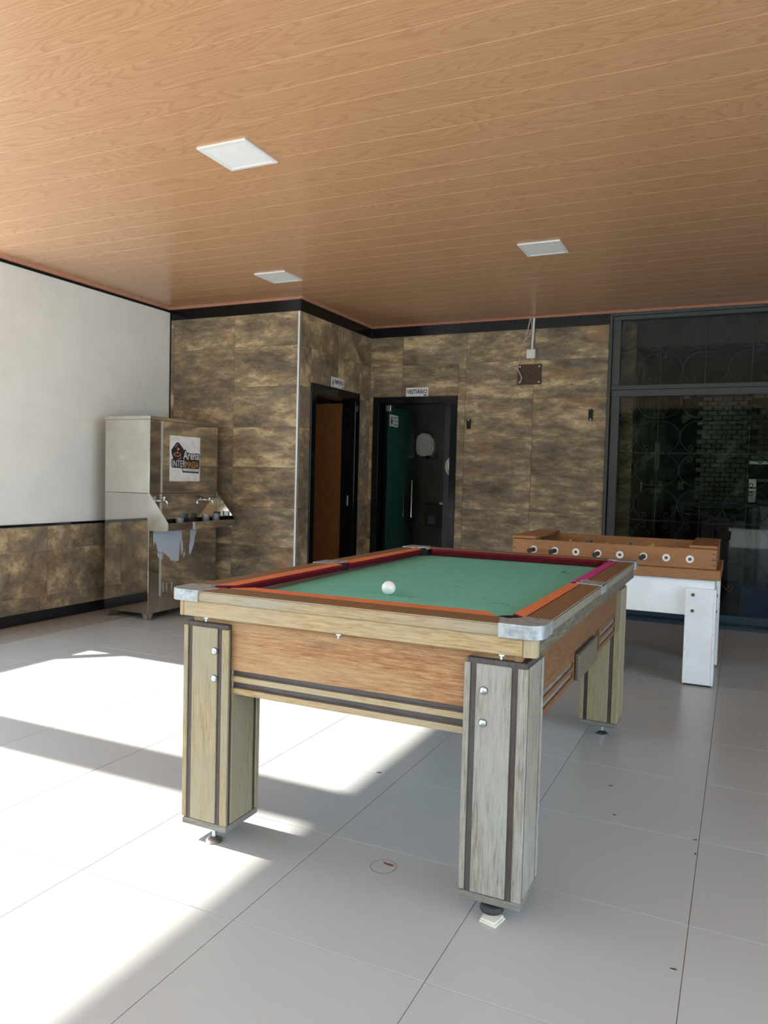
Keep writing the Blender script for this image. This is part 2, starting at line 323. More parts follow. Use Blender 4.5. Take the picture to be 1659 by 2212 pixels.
# left wall, low outer wall, pillar, beam
def structure(name, g, mat, label, cat='wall'): return tag(obj(name, g, mat), label, cat, kind='structure')
wl = structure('wall_left', G().box(-5.51, X_L, 4.05, 6.35, 0.832, 2.99).box(-5.51, X_L - 0.008, 4.05, 6.35, -0.16, 0.832), 'white_paint', 'white painted wall above a dado of brown stone tiles')
wo = structure('wall_outer', G().box(-5.51, X_L, -3.0, 2.42, -0.16, 0.832).box(-5.51, X_L, 2.74, 4.05, -0.16, 0.832), 'white_paint', 'low white outer wall along the open terrace side')
pi = structure('trim_1', G().box(-5.51, X_L, 2.42, 2.74, -0.16, 2.97), 'white_paint', 'white pillar on the open terrace side', 'pillar')
be = structure('trim_2', G().box(-5.51, X_L, -3.0, 4.05, 2.925, 2.97), 'black_granite_matte', 'dark edge of the roof on the open terrace side', 'beam')
br = structure('trim_3', G().prism([(3.70, 0.832), (4.05, 1.10), (4.05, 1.032), (3.79, 0.832)], -5.45, -5.40, 'x'), 'aluminium_frame', 'diagonal brace between low outer wall and white wall', 'brace')
# stone tiles: build one tile box for a rectangle of a wall
def stone(parent, plane, c, a0, a1, z0, z1, face):
    g = 0.0016; th = 0.008
    if plane == 'y': gg = G().box(a0 + g, a1 - g, c, c + th * face, z0 + g, z1 - g) if face > 0 else G().box(a0 + g, a1 - g, c - th, c, z0 + g, z1 - g); org = ((a0 + a1) / 2, c, (z0 + z1) / 2)
    else: gg = G().box(c - th, c, a0 + g, a1 - g, z0 + g, z1 - g); org = (c, (a0 + a1) / 2, (z0 + z1) / 2)
    return obj('stone_tile', gg, 'stone_tile_x' if plane == 'y' else 'stone_tile_y', parent, org)
def tiling(parent, plane, c, cols, rows, face=1, hole=None):
    for r0, r1 in zip(rows, rows[1:]):
        for a0, a1 in zip(cols, cols[1:]):
            if hole and a0 < hole[1] and a1 > hole[0] and r0 < hole[2]:
                if a0 < hole[0] - 0.02: stone(parent, plane, c, a0, hole[0], r0, r1, face)
                if a1 > hole[1] + 0.02: stone(parent, plane, c, hole[1], a1, r0, r1, face)
                if r1 > hole[2] + 0.02: stone(parent, plane, c, max(a0, hole[0]), min(a1, hole[1]), hole[2], r1, face)
            else: stone(parent, plane, c, a0, a1, r0, r1, face)
ROWS = [0.0, 0.217, 0.601, 0.982, 1.365, 1.752, 2.139, 2.522, 2.835]
tiling(wl, 'x', X_L, [4.06, 4.681, 5.43, 6.19], [0.092, 0.217, 0.603, 0.810])
bl = structure('baseboard_left', G().box(X_L - 0.004, X_L + 0.006, 4.06, 4.7025, 0.0, 0.092, 0.001).box(X_L - 0.004, X_L + 0.006, 4.7055, 6.18, 0.0, 0.092, 0.001), 'black_granite_matte', 'black granite skirting under the tiled dado', 'baseboard')
tr = structure('trim_4', G().box(X_L - 0.004, X_L + 0.012, 4.06, 4.44, 0.812, 0.834, 0.001).box(X_L - 0.004, X_L + 0.012, 4.442, 6.18, 0.812, 0.834, 0.001), 'black_granite', 'thin black granite strip capping the tiled dado', 'trim')
tr = structure('trim_5', G().box(X_L - 0.003, X_L + 0.004, 4.05, 4.418, 2.915, 2.940).box(X_L - 0.003, X_L + 0.004, 4.42, 6.19, 2.915, 2.940), 'black_granite', 'narrow black strip at the top of the white wall', 'trim')
# back left wall (behind the water dispenser)
wa = structure('wall_back_left', G().box(-5.36, XB - 0.008, YA + 0.008, YA + 0.15, -0.16, 2.97), 'wall_grout', 'brown stone tiled wall behind the steel water dispenser')
tiling(wa, 'y', YA, [-5.352, -5.303, -4.556, XB - 0.015], ROWS)
structure('trim_6', G().box(-5.359, -5.343, YA - 0.004, YA + 0.006, 0.0, 2.915, 0.001), 'black_granite', 'thin black vertical strip in the corner beside the white wall', 'trim')
structure('trim_7', G().box(-5.356, XB + 0.004, YA - 0.004, YA + 0.007, 2.837, 2.942, 0.001), 'black_granite', 'black granite band above the wall behind the dispenser', 'trim')
structure('trim_8', G().box(XB - 0.022, XB + 0.003, YA - 0.004, YA + 0.004, 0.0, 2.832).box(XB - 0.001, XB + 0.003, YA - 0.004, YA + 0.010, 0.0, 2.832), 'white_plastic', 'white metal edge strip on the tiled outside corner', 'trim')
# side wall with the first door
D1 = (6.407, 7.430, 2.194)
wb = structure('wall_side', G().box(XB - 0.15, XB - 0.008, YA + 0.15, D1[0] + 0.05, -0.16, 2.97).box(XB - 0.15, XB - 0.008, D1[1] - 0.05, 7.85, -0.16, 2.97).box(XB - 0.15, XB - 0.008, D1[0] + 0.05, D1[1] - 0.05, D1[2] - 0.05, 2.97).box(XB - 0.15, XB - 0.008, YA + 0.01, YA + 0.15, -0.16, 2.97), 'wall_grout', 'tiled side wall holding the womens restroom door')
tiling(wb, 'x', XB, [YA + 0.012, 6.94, Y_B], ROWS, hole=D1)
structure('trim_9', G().box(XB - 0.007, XB + 0.004, YA + 0.008, Y_B - 0.004, 2.837, 2.942, 0.001), 'black_granite', 'black granite band above the restroom door wall', 'trim')
# back wall with the second door
D2 = (-3.765, -2.775, 2.182)
wc = structure('wall_back', G().box(-3.96, D2[0] + 0.05, Y_B + 0.008, 7.85, -0.16, 2.97).box(D2[1] - 0.05, -1.235, Y_B + 0.008, 7.85, -0.16, 2.97).box(D2[0] + 0.05, D2[1] - 0.05, Y_B + 0.008, 7.85, D2[2] - 0.05, 2.97), 'wall_grout', 'brown stone tiled back wall holding the changing room door')
tiling(wc, 'y', Y_B, [XB + 0.001, -3.42, -2.69, -1.965, -1.235], ROWS, hole=D2)
structure('trim_10', G().box(XB + 0.006, -2.712, Y_B - 0.004, Y_B + 0.007, 2.837, 2.942, 0.001).box(-2.7105, -1.235, Y_B - 0.004, Y_B + 0.007, 2.837, 2.942, 0.001), 'black_granite', 'black granite band above the changing room wall', 'trim')
# coral cornice
CP = [(0.0, 2.942), (0.014, 2.942), (0.020, 2.949), (0.028, 2.950), (0.040, 2.9580), (0.040, 2.9590), (0.0, 2.9590)]
structure('trim_11', G().prism([(X_L + a, z) for a, z in CP], 0.0, YA, 'y'), 'coral_trim', 'coral coloured cornice above the white wall', 'cornice')
structure('trim_12', G().prism([(YA - a, z) for a, z in CP], X_L, XB + 0.040, 'x'), 'coral_trim', 'coral coloured cornice above the dispenser wall', 'cornice')
structure('trim_13', G().prism([(XB + a, z) for a, z in CP], YA - 0.040, Y_B, 'y'), 'coral_trim', 'coral coloured cornice above the side wall', 'cornice')
structure('trim_14', G().prism([(Y_B - a, z) for a, z in CP], XB, X_R, 'x'), 'coral_trim', 'coral coloured cornice along the back wall and glazing', 'cornice')
# added unseen wall beyond the glazing, cuts the light from the right
structure('wall_right', G().box(X_R, X_R + 0.15, 3.6, 7.85, -0.16, 2.97), 'concrete', 'plain wall added out of view to cut the light from the right')

# unseen tall hedge added behind the camera, keeps sky out of glass reflections
hg = bmesh.new(); bmesh.ops.create_grid(hg, x_segments=150, y_segments=36, size=0.5)
for v in hg.verts:
    u, q = v.co.x, v.co.y + 0.5
    x = u * 44.0; z = -0.16 + q * (5.4 + 0.5 * math.sin(x * 1.7) + 0.3 * math.sin(x * 4.1 + 1))
    d = 0.35 * math.sin(x * 2.3 + z * 1.1) + 0.25 * math.sin(x * 5.1 - z * 3.7) + random.uniform(-0.16, 0.16) - 0.9 * q * q
    v.co = Vector((x, -14.0 + d, z))
for e_ in bmesh.ops.extrude_face_region(hg, geom=hg.faces[:])['geom']:
    if isinstance(e_, bmesh.types.BMVert): e_.co.y -= 1.2
bmesh.ops.recalc_face_normals(hg, faces=hg.faces[:]); hgg = G(); hgg._add(hg)
plain('leaves', (0.022, 0.042, 0.014), 0.7, var=0.35, vs=9)
tag(obj('hedge', hgg, 'leaves'), 'tall dark green hedge added out of view to darken the glass reflections', 'hedge', kind='structure')
# rooms behind
structure('wall_restroom', G().box(-5.36, -3.96, 8.6, 8.7, -0.16, 2.6).box(-5.46, -5.36, 6.35, 8.7, -0.16, 2.6).box(-5.4, -3.96, 6.34, 8.6, 2.5, 2.6), 'restroom_wall', 'pale walls inside the womens restroom')
structure('wall_changing_room', G().box(-4.3, -2.3, 9.0, 9.1, -0.16, 2.7).box(-4.4, -4.3, 7.86, 9.1, -0.16, 2.7).box(-2.4, -2.3, 7.86, 9.0, -0.16, 2.7).box(-4.3, -2.4, 7.86, 9.0, 2.6, 2.7), 'dark_grey_wall', 'dark grey walls inside the changing room')

# ------------------------------------------------------------------ doors
d1 = thing('door_1', (XB, 6.918, 0.0), 'open womens restroom doorway with black granite frame and wooden leaf', 'door', kind='structure')
w_ = 0.09
obj('jamb', G().box(XB - 0.15, XB + 0.012, D1[0], D1[0] + w_, 0, D1[2] - 0.001, 0.002), 'black_granite', d1)
obj('jamb', G().box(XB - 0.15, XB + 0.012, D1[1] - w_ - 0.012, D1[1], 0, D1[2] - 0.001, 0.002), 'black_granite', d1)
obj('lintel', G().prism([(D1[0], D1[2]), (D1[1], D1[2]), (D1[1] - w_ - 0.012, D1[2] - w_), (D1[0] + w_, D1[2] - w_)], XB - 0.15, XB + 0.0125, 'x'), 'black_granite', d1)
lf = obj('door_leaf', G().box(-4.75, XB - 0.13, 7.335, 7.37, 0.012, 2.085, 0.002).box(-4.75, XB - 0.13, 7.328, 7.34, 1.97, 2.085, 0.002).box(-4.75, -4.64, 7.328, 7.34, 0.012, 1.97, 0.002), 'door_wood', d1)
obj('strike_plate', G().box(XB - 0.085, XB - 0.055, 7.323, 7.3285, 0.98, 1.09, 0.001), 'zinc', d1)
d2 = thing('door_2', (-3.27, Y_B, 0.0), 'changing room doorway with black granite frame and open green glass leaf', 'door', kind='structure')
w_ = 0.072
obj('jamb', G().box(D2[0], D2[0] + w_, Y_B - 0.014, Y_B + 0.152, 0, D2[2] - 0.001, 0.002), 'black_granite', d2)
obj('jamb', G().box(D2[1] - w_, D2[1], Y_B - 0.014, Y_B + 0.152, 0, D2[2] - 0.001, 0.002), 'black_granite', d2)
obj('lintel', G().prism([(D2[0], D2[2]), (D2[1], D2[2]), (D2[1] - w_, D2[2] - w_), (D2[0] + w_, D2[2] - w_)], Y_B - 0.0145, Y_B + 0.152, 'y'), 'black_granite', d2)
lf = obj('door_leaf', G().quads([(-3.592, 7.745, 0.02), (-3.642, 8.60, 0.02), (-3.642, 8.60, 2.09), (-3.592, 7.745, 2.09), (-3.602, 7.745, 0.02), (-3.652, 8.60, 0.02), (-3.652, 8.60, 2.09), (-3.602, 7.745, 2.09)],
     [(0, 1, 2, 3), (4, 5, 6, 7), (0, 1, 5, 4), (2, 3, 7, 6), (1, 2, 6, 5), (0, 3, 7, 4)]), 'green_glass', d2)
obj('patch_hinge', G().box(-3.625, -3.57, 7.735, 7.78, 2.03, 2.10, 0.003).box(-3.62, -3.575, 7.78, 7.86, 2.045, 2.085, 0.003), 'zinc', lf)
for dx, nm in ((0.055, 'pull_handle'), (-0.065, 'pull_handle')):
    hx = -3.636 + dx
    obj(nm, G().cyl((hx, 8.42, 0.83), (hx, 8.42, 1.275), 0.011).cyl((hx, 8.42, 0.90), (-3.636, 8.42, 0.90), 0.006).cyl((hx, 8.42, 1.205), (-3.636, 8.42, 1.205), 0.006), 'chrome', lf, smooth=True)

# glazed partition
GX0 = -1.232
win = thing('window_1', (-0.4, Y_B, 0.0), 'dark aluminium framed glass partition in front of the unlit kitchen', 'window', kind='structure')
AF = 'aluminium_frame'
obj('frame_post', G().box(GX0, GX0 + 0.028, Y_B - 0.02, Y_B + 0.12, 0, 2.94, 0.002), AF, win)
obj('frame_post', G().box(GX0 + 0.034, GX0 + 0.115, Y_B + 0.015, Y_B + 0.075, 0.04, 2.20, 0.003), AF, win)
obj('frame_post', G().box(GX0 + 0.030, GX0 + 0.105, Y_B + 0.01, Y_B + 0.08, 2.245, 2.89, 0.003), AF, win)
obj('head_rail', G().box(GX0 + 0.0285, X_R, Y_B - 0.015, Y_B + 0.10, 2.91, 2.941, 0.002).box(GX0 + 0.0285, X_R, Y_B + 0.0, Y_B + 0.08, 2.872, 2.909, 0.002), AF, win)
obj('transom_rail', G().box(GX0 + 0.0285, X_R, Y_B - 0.005, Y_B + 0.09, 2.203, 2.2435, 0.002).box(GX0 + 0.034, X_R, Y_B + 0.012, Y_B + 0.078, 2.138, 2.2025, 0.002), AF, win)
obj('sill_rail', G().box(GX0 + 0.0285, X_R, Y_B - 0.14, Y_B + 0.09, 0.0, 0.030, 0.002).box(GX0 + 0.034, X_R, Y_B + 0.005, Y_B + 0.085, 0.031, 0.105, 0.003), 'blue_metal', win)
obj('frame_post', G().box(0.98, 1.06, Y_B + 0.012, Y_B + 0.08, 0.105, 2.138, 0.003), AF, win)
obj('pane', G().box(GX0 + 0.115, 0.98, Y_B + 0.040, Y_B + 0.046, 0.105, 2.138), 'smoked_glass', win)
obj('pane', G().box(1.06, X_R, Y_B + 0.040, Y_B + 0.046, 0.105, 2.138), 'smoked_glass', win)
obj('pane', G().box(GX0 + 0.105, X_R, Y_B + 0.040, Y_B + 0.046, 2.2435, 2.872), 'smoked_glass', win)

# wrought iron grille behind the glass
gy = Y_B + 0.155
gr = thing('window_grille', (-0.366, gy, 0.0), 'wrought iron scroll grille standing behind the glass partition', 'grille')
def spiral(c, r0, a0, turns, n, sgn):
    return [(c[0] + r0 * (1 - 0.75 * k / n) * math.cos(a0 + sgn * turns * 2 * math.pi * k / n), c[1] + r0 * (1 - 0.75 * k / n) * math.sin(a0 + sgn * turns * 2 * math.pi * k / n)) for k in range(n + 1)]
def scroll_pts(xb, zj, sx, sz):
    """one C scroll: small curl beside the bar, belly out to the side, curl at the far end"""
    pts = []
    pts += list(reversed([(a, b) for a, b in spiral((0.030, 0.045), 0.026, -math.pi * 0.75, 1.0, 10, 1)]))
    for k in range(0, 13):
        a = -math.pi / 2 + math.pi * 0.86 * k / 12
        pts.append((0.03 + 0.168 * math.cos(a) * (1.0), 0.17 + 0.155 * math.sin(a)))
    pts += spiral((0.105, 0.268), 0.030, 0.9, 1.2, 10, 1)[2:]
    return [(xb + sx * p, gy, zj + sz * q) for p, q in pts]
XBARS = [-1.166, -0.766, -0.366, 0.034, 0.434]
sm_me = {}
for i, xb in enumerate(XBARS):
    obj('bar', G().cyl((xb, gy, 0.06), (xb, gy, 2.90), 0.0055, n=6), 'dark_iron', gr)
    for zj in (2.577, 1.925, 1.27, 0.62):
        for sx in (-1, 1):
            for sz in (-1, 1):
                if (xb == XBARS[0] and sx < 0): continue
                if (sx, sz) not in sm_me:
                    o = obj('scroll', G().tube(scroll_pts(xb, zj, sx, sz), 0.0055, 5), 'dark_iron', gr, (xb, gy, zj), smooth=True); sm_me[(sx, sz)] = o.data
                else: inst('scroll', sm_me[(sx, sz)], (xb, gy, zj), gr)
obj('bar', G().box(-1.19, 0.85, gy - 0.004, gy + 0.004, 1.595, 1.607), 'dark_iron', gr)
obj('bar', G().box(-1.19, 0.85, gy - 0.004, gy + 0.004, 0.94, 0.952), 'dark_iron', gr)

# ------------------------------------------------------------------ the unlit kitchen behind the glass
KX, KB, KZ = -1.0, 11.3, 2.63
wk = structure('wall_kitchen_side', G().box(-1.235, KX - 0.008, 7.86, KB + 0.15, -0.16, 2.97), 'wall_grout', 'brown tiled side wall inside the dark kitchen')
tiling(wk, 'x', KX, [7.87, 8.70, 9.45, 10.2, 10.95, KB], [0.0, 0.385, 0.77, 1.155, 1.54, 1.925, 2.31, 2.63])
tiling(wk, 'y', 7.852, [-1.115, -1.0], [0.0, 0.385, 0.77, 1.155, 1.54, 1.925, 2.31, 2.63, 2.95])
kb = structure('wall_kitchen', G().box(KX, X_R, KB + 0.006, KB + 0.15, -0.16, 2.97), 'dark_grout', 'pale brick tiled rear wall of the dark kitchen')
bm_ = G().box(-0.0555, 0.0555, 0, 0.008, -0.0255, 0.0255, 0.002).b; bme = bpy.data.meshes.new('brick'); bm_.to_mesh(bme); bm_.free(); bme.materials.append(MATS['subway_tile'])
for r in range(26):
    for c in range(6):
        xx = -0.60 + 0.062 + 0.1247 * c + (0.0623 if r % 2 else 0) ; zz = 1.0 + 0.064 * r
        if xx > 0.03: continue
        inst('brick', bme, (xx, KB - 0.001, zz), kb)
structure('wall_kitchen_end', G().box(X_R, X_R + 0.15, 7.86, KB + 0.15, -0.16, 2.97), 'restroom_wall', 'end wall inside the dark kitchen')
structure('ceiling_kitchen', G().box(KX - 0.15, X_R, 7.90, KB + 0.15, KZ + 0.0, KZ + 0.1).box(KX - 0.15, X_R, 7.90, 7.94, KZ + 0.1, 2.97), 'dark_wood_x', 'brown wooden ceiling inside the dark kitchen', 'ceiling')
kw = thing('window_2', (KX, 7.99, 0.0), 'small dark framed green window on the kitchen side wall', 'window', kind='structure')
obj('frame', G().box(KX, KX + 0.03, 7.80, 7.84, 1.86, 2.45).box(KX, KX + 0.03, 8.14, 8.18, 1.86, 2.45).box(KX, KX + 0.03, 7.84, 8.14, 1.86, 1.90).box(KX, KX + 0.03, 7.84, 8.14, 2.41, 2.45), 'black_plastic', kw)
obj('pane', G().box(KX + 0.008, KX + 0.014, 7.84, 8.14, 1.90, 2.41), 'window_glass', kw)
def wall_plate(x, y, z, face, label):
    t_ = thing('wall_socket', (x, y, z), label, 'socket')
    if face == 'y': obj('plate', G().box(x - 0.04, x + 0.04, y - 0.010, y - 0.001, z - 0.06, z + 0.06, 0.002), 'white_plastic', t_); obj('insert', G().box(x - 0.018, x + 0.018, y - 0.014, y - 0.009, z - 0.03, z + 0.03, 0.002), 'diffuser', t_)
    else: obj('plate', G().box(x + 0.001, x + 0.010, y - 0.04, y + 0.04, z - 0.06, z + 0.06, 0.002), 'white_plastic', t_); obj('insert', G().box(x + 0.009, x + 0.014, y - 0.018, y + 0.018, z - 0.03, z + 0.03, 0.002), 'diffuser', t_)
wall_plate(-0.742, KB, 2.54, 'y', 'white socket high on the dark kitchen rear wall')
wall_plate(-0.779, KB, 1.29, 'y', 'white socket above the dark counter at the kitchen rear wall')
wall_plate(KX, 8.67, 1.275, 'x', 'white socket on the brown side wall inside the kitchen')
lt = thing('tube_lamp', (KX, 10.0, 1.46), 'pale upright tube lamp on the kitchen side wall', 'lamp')
obj('housing', G().box(KX + 0.001, KX + 0.03, 9.96, 10.04, 1.46, 1.82, 0.004), 'white_plastic', lt); obj('tube', G().cyl((KX + 0.04, 10.0, 1.48), (KX + 0.04, 10.0, 1.80), 0.012), 'diffuser', lt)
# counter along the rear wall
kc = thing('kitchen_counter', (-0.3, 11.0, 0.0), 'dark granite kitchen counter with pale front panels', 'counter')
obj('worktop', G().box(-0.99, 0.04, 10.62, KB - 0.012, 0.90, 0.945, 0.003), 'black_granite', kc); obj('splashback', G().box(-0.99, 0.04, KB - 0.03, KB - 0.012, 0.945, 1.0, 0.002), 'black_granite', kc)
for a in range(3): obj('front_panel', G().box(-0.46 + a * 0.17, -0.30 + a * 0.17, 10.66, 10.68, 0.10, 0.86, 0.003), 'counter_panel', kc)
obj('side_panel', G().box(-0.99, -0.97, 10.66, 11.28, 0.0, 0.90, 0.002).box(-0.97, 0.04, 11.2, 11.22, 0.0, 0.90), 'black_granite_matte', kc)
# brick barbecue
bb = thing('brick_barbecue', (0.55, 10.9, 0.0), 'brown brick barbecue with foil lined opening at the kitchen end', 'barbecue')
obj('core', G().box(0.062, 1.3, 10.62, 11.28, 1.62, KZ - 0.002).box(0.062, 1.3, 10.62, 11.28, 0.0, 1.05).box(0.062, 0.13, 10.62, 11.28, 1.05, 1.62).box(1.2, 1.3, 10.62, 11.28, 1.05, 1.62).box(0.13, 1.2, 11.1, 11.28, 1.05, 1.62), 'dark_grout', bb)
b1 = G().box(-0.066, 0.066, -0.008, 0.0, -0.027, 0.027, 0.002).b; bbm = bpy.data.meshes.new('brick'); b1.to_mesh(bbm); b1.free(); bbm.materials.append(MATS['brown_brick'])
b1 = G().box(-0.066, 0.066, -0.010, 0.0, -0.027, 0.027, 0.002).b; bpm = bpy.data.meshes.new('brick'); b1.to_mesh(bpm); b1.free(); bpm.materials.append(MATS['pale_brick'])
for r in range(15):
    for c in range(6):
        zz = 1.66 + 0.064 * r; inst('brick', bpm if r in (0, 1, 12, 13) else bbm, (0.14 + 0.142 * c + (0.071 if r % 2 else 0.0), 10.619, zz), bb)
obj('foil_edge', G().box(0.055, 1.2, 10.585, 10.612, 1.575, 1.625, 0.006), 'foil', bb); obj('foil_lining', G().box(0.06, 0.155, 10.56, 10.612, 1.10, 1.40, 0.006), 'foil', bb)
obj('grill_tray', G().box(0.16, 1.15, 10.5, 10.9, 1.36, 1.40, 0.004).box(0.16, 1.15, 10.5, 10.9, 1.09, 1.14, 0.004), 'fridge_grey', bb)
# low metal gate and freezer
gt = thing('metal_gate', (-0.27, 9.0, 0.0), 'dark blue metal frame gate inside the kitchen', 'gate')
for xx in (-0.708, -0.627, 0.10): obj('post', G().box(xx, xx + 0.05, 8.98, 9.03, 0.0, 1.075, 0.003), 'blue_metal', gt)
obj('top_rail', G().box(-0.627, 0.15, 8.975, 9.035, 1.076, 1.115, 0.003), 'blue_metal', gt); obj('bottom_rail', G().box(-0.577, 0.10, 8.985, 9.025, 0.08, 0.13, 0.003), 'blue_metal', gt)
fz = thing('refrigerator', (0.42, 9.1, 0.0), 'dark grey refrigerator standing at the kitchen gate', 'refrigerator')
obj('body', G().box(0.175, 0.75, 8.85, 9.4, 0.06, 1.10, 0.01, 2), 'fridge_grey', fz); obj('foot', G().box(0.2, 0.25, 8.88, 8.93, 0.0, 0.06), 'black_plastic', fz); obj('door', G().box(0.18, 0.745, 8.825, 8.849, 0.10, 1.08, 0.006), 'fridge_grey', fz)
cr = thing('plastic_crate', (0.15, 8.55, 0.0), 'blue plastic crate on the kitchen floor behind the glass', 'crate')
obj('body', G().box(0.02, 0.42, 8.40, 8.70, 0.0, 0.30, 0.01, 2), 'blue_plastic', cr); obj('rim', G().box(0.005, 0.435, 8.385, 8.715, 0.28, 0.32, 0.008, 2), 'blue_plastic', cr)

# ------------------------------------------------------------------ pool table
PT = thing('pool_table', (-1.149, 3.16, 0.0), 'worn wooden pool table with green cloth and grey metal pocket corners', 'pool table')
x0, x1, y0, y1 = -1.797, -0.488, 2.093, 4.245       # outer rail
ZT, ZR, ZF, ZA, ZB = 0.893, 0.857, 0.802, 0.802, 0.536
# legs
def leg(lx0, lx1, ly0, ly1, zb, zt, mat, bolt_side, outx):
    c = obj('leg', G().box(lx0 + 0.006, lx1 - 0.006, ly0 + 0.006, ly1 - 0.006, zb, zt, 0.002), 'dark_wood_z', PT)
    zz0, zz1 = zb + 0.025, zt - 0.014
    # front / rear boards (x direction): strip, groove, panel, groove, strip
    W = lx1 - lx0
    cuts = [(0.0, 0.018), (0.037, W - 0.049), (W - 0.030, W)]
    if not outx > 0: cuts = [(W - b, W - a) for a, b in cuts] if False else cuts
    for yy0, yy1 in ((ly0, ly0 + 0.007), (ly1 - 0.007, ly1)):
        for k, (a, b) in enumerate(cuts):
            obj('panel_board' if k == 1 else 'edge_strip', G().box(lx0 + a, lx0 + b, yy0, yy1, zz0 - 0.001 * k, zz1 - 0.001 * k, 0.002), mat, c)
    Dp = ly1 - ly0
    for xx0, xx1 in ((lx0, lx0 + 0.007), (lx1 - 0.007, lx1)):
        for k, (a, b) in enumerate([(0.0075, 0.009), (0.026, Dp - 0.040), (Dp - 0.022, Dp - 0.0075)]):
            obj('panel_board' if k == 1 else 'edge_strip', G().box(xx0, xx1, ly0 + a, ly0 + b, zz0 - 0.001 * k, zz1 - 0.001 * k, 0.002), mat if k == 1 else mat, c)
    obj('base_block', G().box(lx0 + 0.002, lx1 - 0.002, ly0 + 0.002, ly1 - 0.002, zb - 0.001, zb + 0.021, 0.002), 'grey_wood_x', c)
    if bolt_side:
        for z in (0.684, 0.588): 
            bx = lx0 + (0.135 if bolt_side < 0 else 0.062)
            obj('bolt', G().cyl((bx, ly0 - 0.003, z), (bx, ly0 + 0.001, z), 0.0105, n=20).cyl((bx, ly0 - 0.0065, z), (bx, ly0 - 0.003, z), 0.005, 0.0100, n=20), 'zinc', c, smooth=True)
            obj('washer', G().cyl((bx, ly0 - 0.001, z), (bx, ly0 + 0.002, z), 0.0130), 'dark_iron', c)
    return c
ly = 2.131
LR = leg(-0.722, -0.530, ly, ly + 0.197, 0.052, 0.777, 'leg_wood_grey', 1, 1)
LL = leg(-1.766, -1.572, ly, ly + 0.197, 0.050, 0.777, 'leg_wood', -1, -1)
FR = leg(-0.718, -0.530, 3.985, 4.180, 0.052, 0.777, 'leg_wood', 0, 1)
FL = leg(-1.766, -1.575, 3.985, 4.180, 0.052, 0.777, 'leg_wood', 0, -1)
def foot(l, x, y, mats, zb, shim=0.0):
    f = obj('levelling_foot', G().lathe([(0.001, shim), (0.030, shim), (0.031, shim + 0.004), (0.026, shim + 0.010), (0.012, shim + 0.016), (0.008, shim + 0.018), (0.008, zb + 0.01), (0.001, zb + 0.01)], (x, y), 24), mats, l, smooth=True)
foot(LL, -1.640, 2.158, 'zinc', 0.050); foot(FR, -0.607, 4.035, 'zinc', 0.052); foot(FL, -1.66, 4.06, 'zinc', 0.052)
ft = obj('levelling_foot', G().lathe([(0.001, 0.012), (0.034, 0.012), (0.036, 0.016), (0.036, 0.022), (0.030, 0.030), (0.027, 0.029), (0.024, 0.032), (0.018, 0.031), (0.012, 0.034), (0.010, 0.06), (0.001, 0.06)], (-0.628, 2.178), 28), 'rubber', LR, smooth=True)
# apron: front/back in x, sides in y
def apron(face, a0, a1, c, ax, gaps=None, mat='apron_wood'):
    """c: outward plane; boards between legs"""
    def B(name, z0, z1, off, th, m, p=PT, s0=a0, s1=a1):
        sgn = face
        p0, p1 = (c - sgn * off, c - sgn * (off + th)); lo, hi = min(p0, p1), max(p0, p1)
        return obj(name, G().box(s0, s1, lo, hi, z0, z1, 0.0015) if ax == 'x' else G().box(lo, hi, s0, s1, z0, z1, 0.0015), m, p)
    ap = B('apron_board', 0.619 if gaps is None else 0.650, 0.800, 0.0, 0.02, mat + '_' + ax)
    if gaps is None:
        B('groove_backing', ZB + 0.002, 0.619, 0.008, 0.012, 'dark_wood_' + ax, ap); B('moulding_strip', 0.579, 0.599, 0.0, 0.008, 'grey_wood_' + ax if False else 'frame_wood_' + ax, ap); B('moulding_strip', ZB, 0.557, 0.0, 0.008, 'frame_wood_' + ax, ap)
        B('bead', 0.600, 0.604, 0.003, 0.005, 'dark_wood_' + ax, ap); B('bead', 0.558, 0.562, 0.003, 0.005, 'dark_wood_' + ax, ap)
    else:
        for s0, s1 in gaps:
            B('groove_backing', ZB + 0.002, 0.619, 0.008, 0.012, 'grey_wood_' + ax, ap, s0, s1); B('moulding_strip', 0.579, 0.596, 0.0, 0.008, mat + '_' + ax, ap, s0, s1); B('moulding_strip', ZB, 0.557, 0.0, 0.008, mat + '_' + ax, ap, s0, s1); B('apron_lower', 0.619, 0.650, 0.0, 0.02, mat + '_' + ax, ap, s0, s1)
    return ap
apron(-1, -1.7405, -0.5555, 2.156, 'x'); apron(1, -1.7405, -0.5555, 4.155, 'x')
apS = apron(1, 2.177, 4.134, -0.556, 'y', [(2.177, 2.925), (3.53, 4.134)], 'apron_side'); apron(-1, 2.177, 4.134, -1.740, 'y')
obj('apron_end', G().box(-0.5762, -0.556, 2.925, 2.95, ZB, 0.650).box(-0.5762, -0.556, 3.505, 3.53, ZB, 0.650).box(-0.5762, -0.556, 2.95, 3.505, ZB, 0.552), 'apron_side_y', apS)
hb = obj('ball_return_box', G().box(-0.72, -0.577, 2.95, 3.505, ZB, 0.548).box(-0.72, -0.577, 2.945, 2.955, ZB, 0.65).box(-0.72, -0.577, 3.50, 3.51, ZB, 0.65).box(-0.73, -0.72, 2.95, 3.505, ZB, 0.65), 'frame_wood_y', PT)
obj('hatch_board', G().box(-0.555, -0.535, 2.945, 3.345, 0.538, 0.643, 0.006, 2), 'darkened_side_y', PT); obj('hatch_backing', G().box(-0.5765, -0.556, 2.95, 3.36, 0.552, 0.650), 'dark_wood_y', PT)
obj('corner_block', G().box(-0.5765, -0.556, 2.150, 2.177, 0.777, 0.801), 'apron_wood_x', PT)
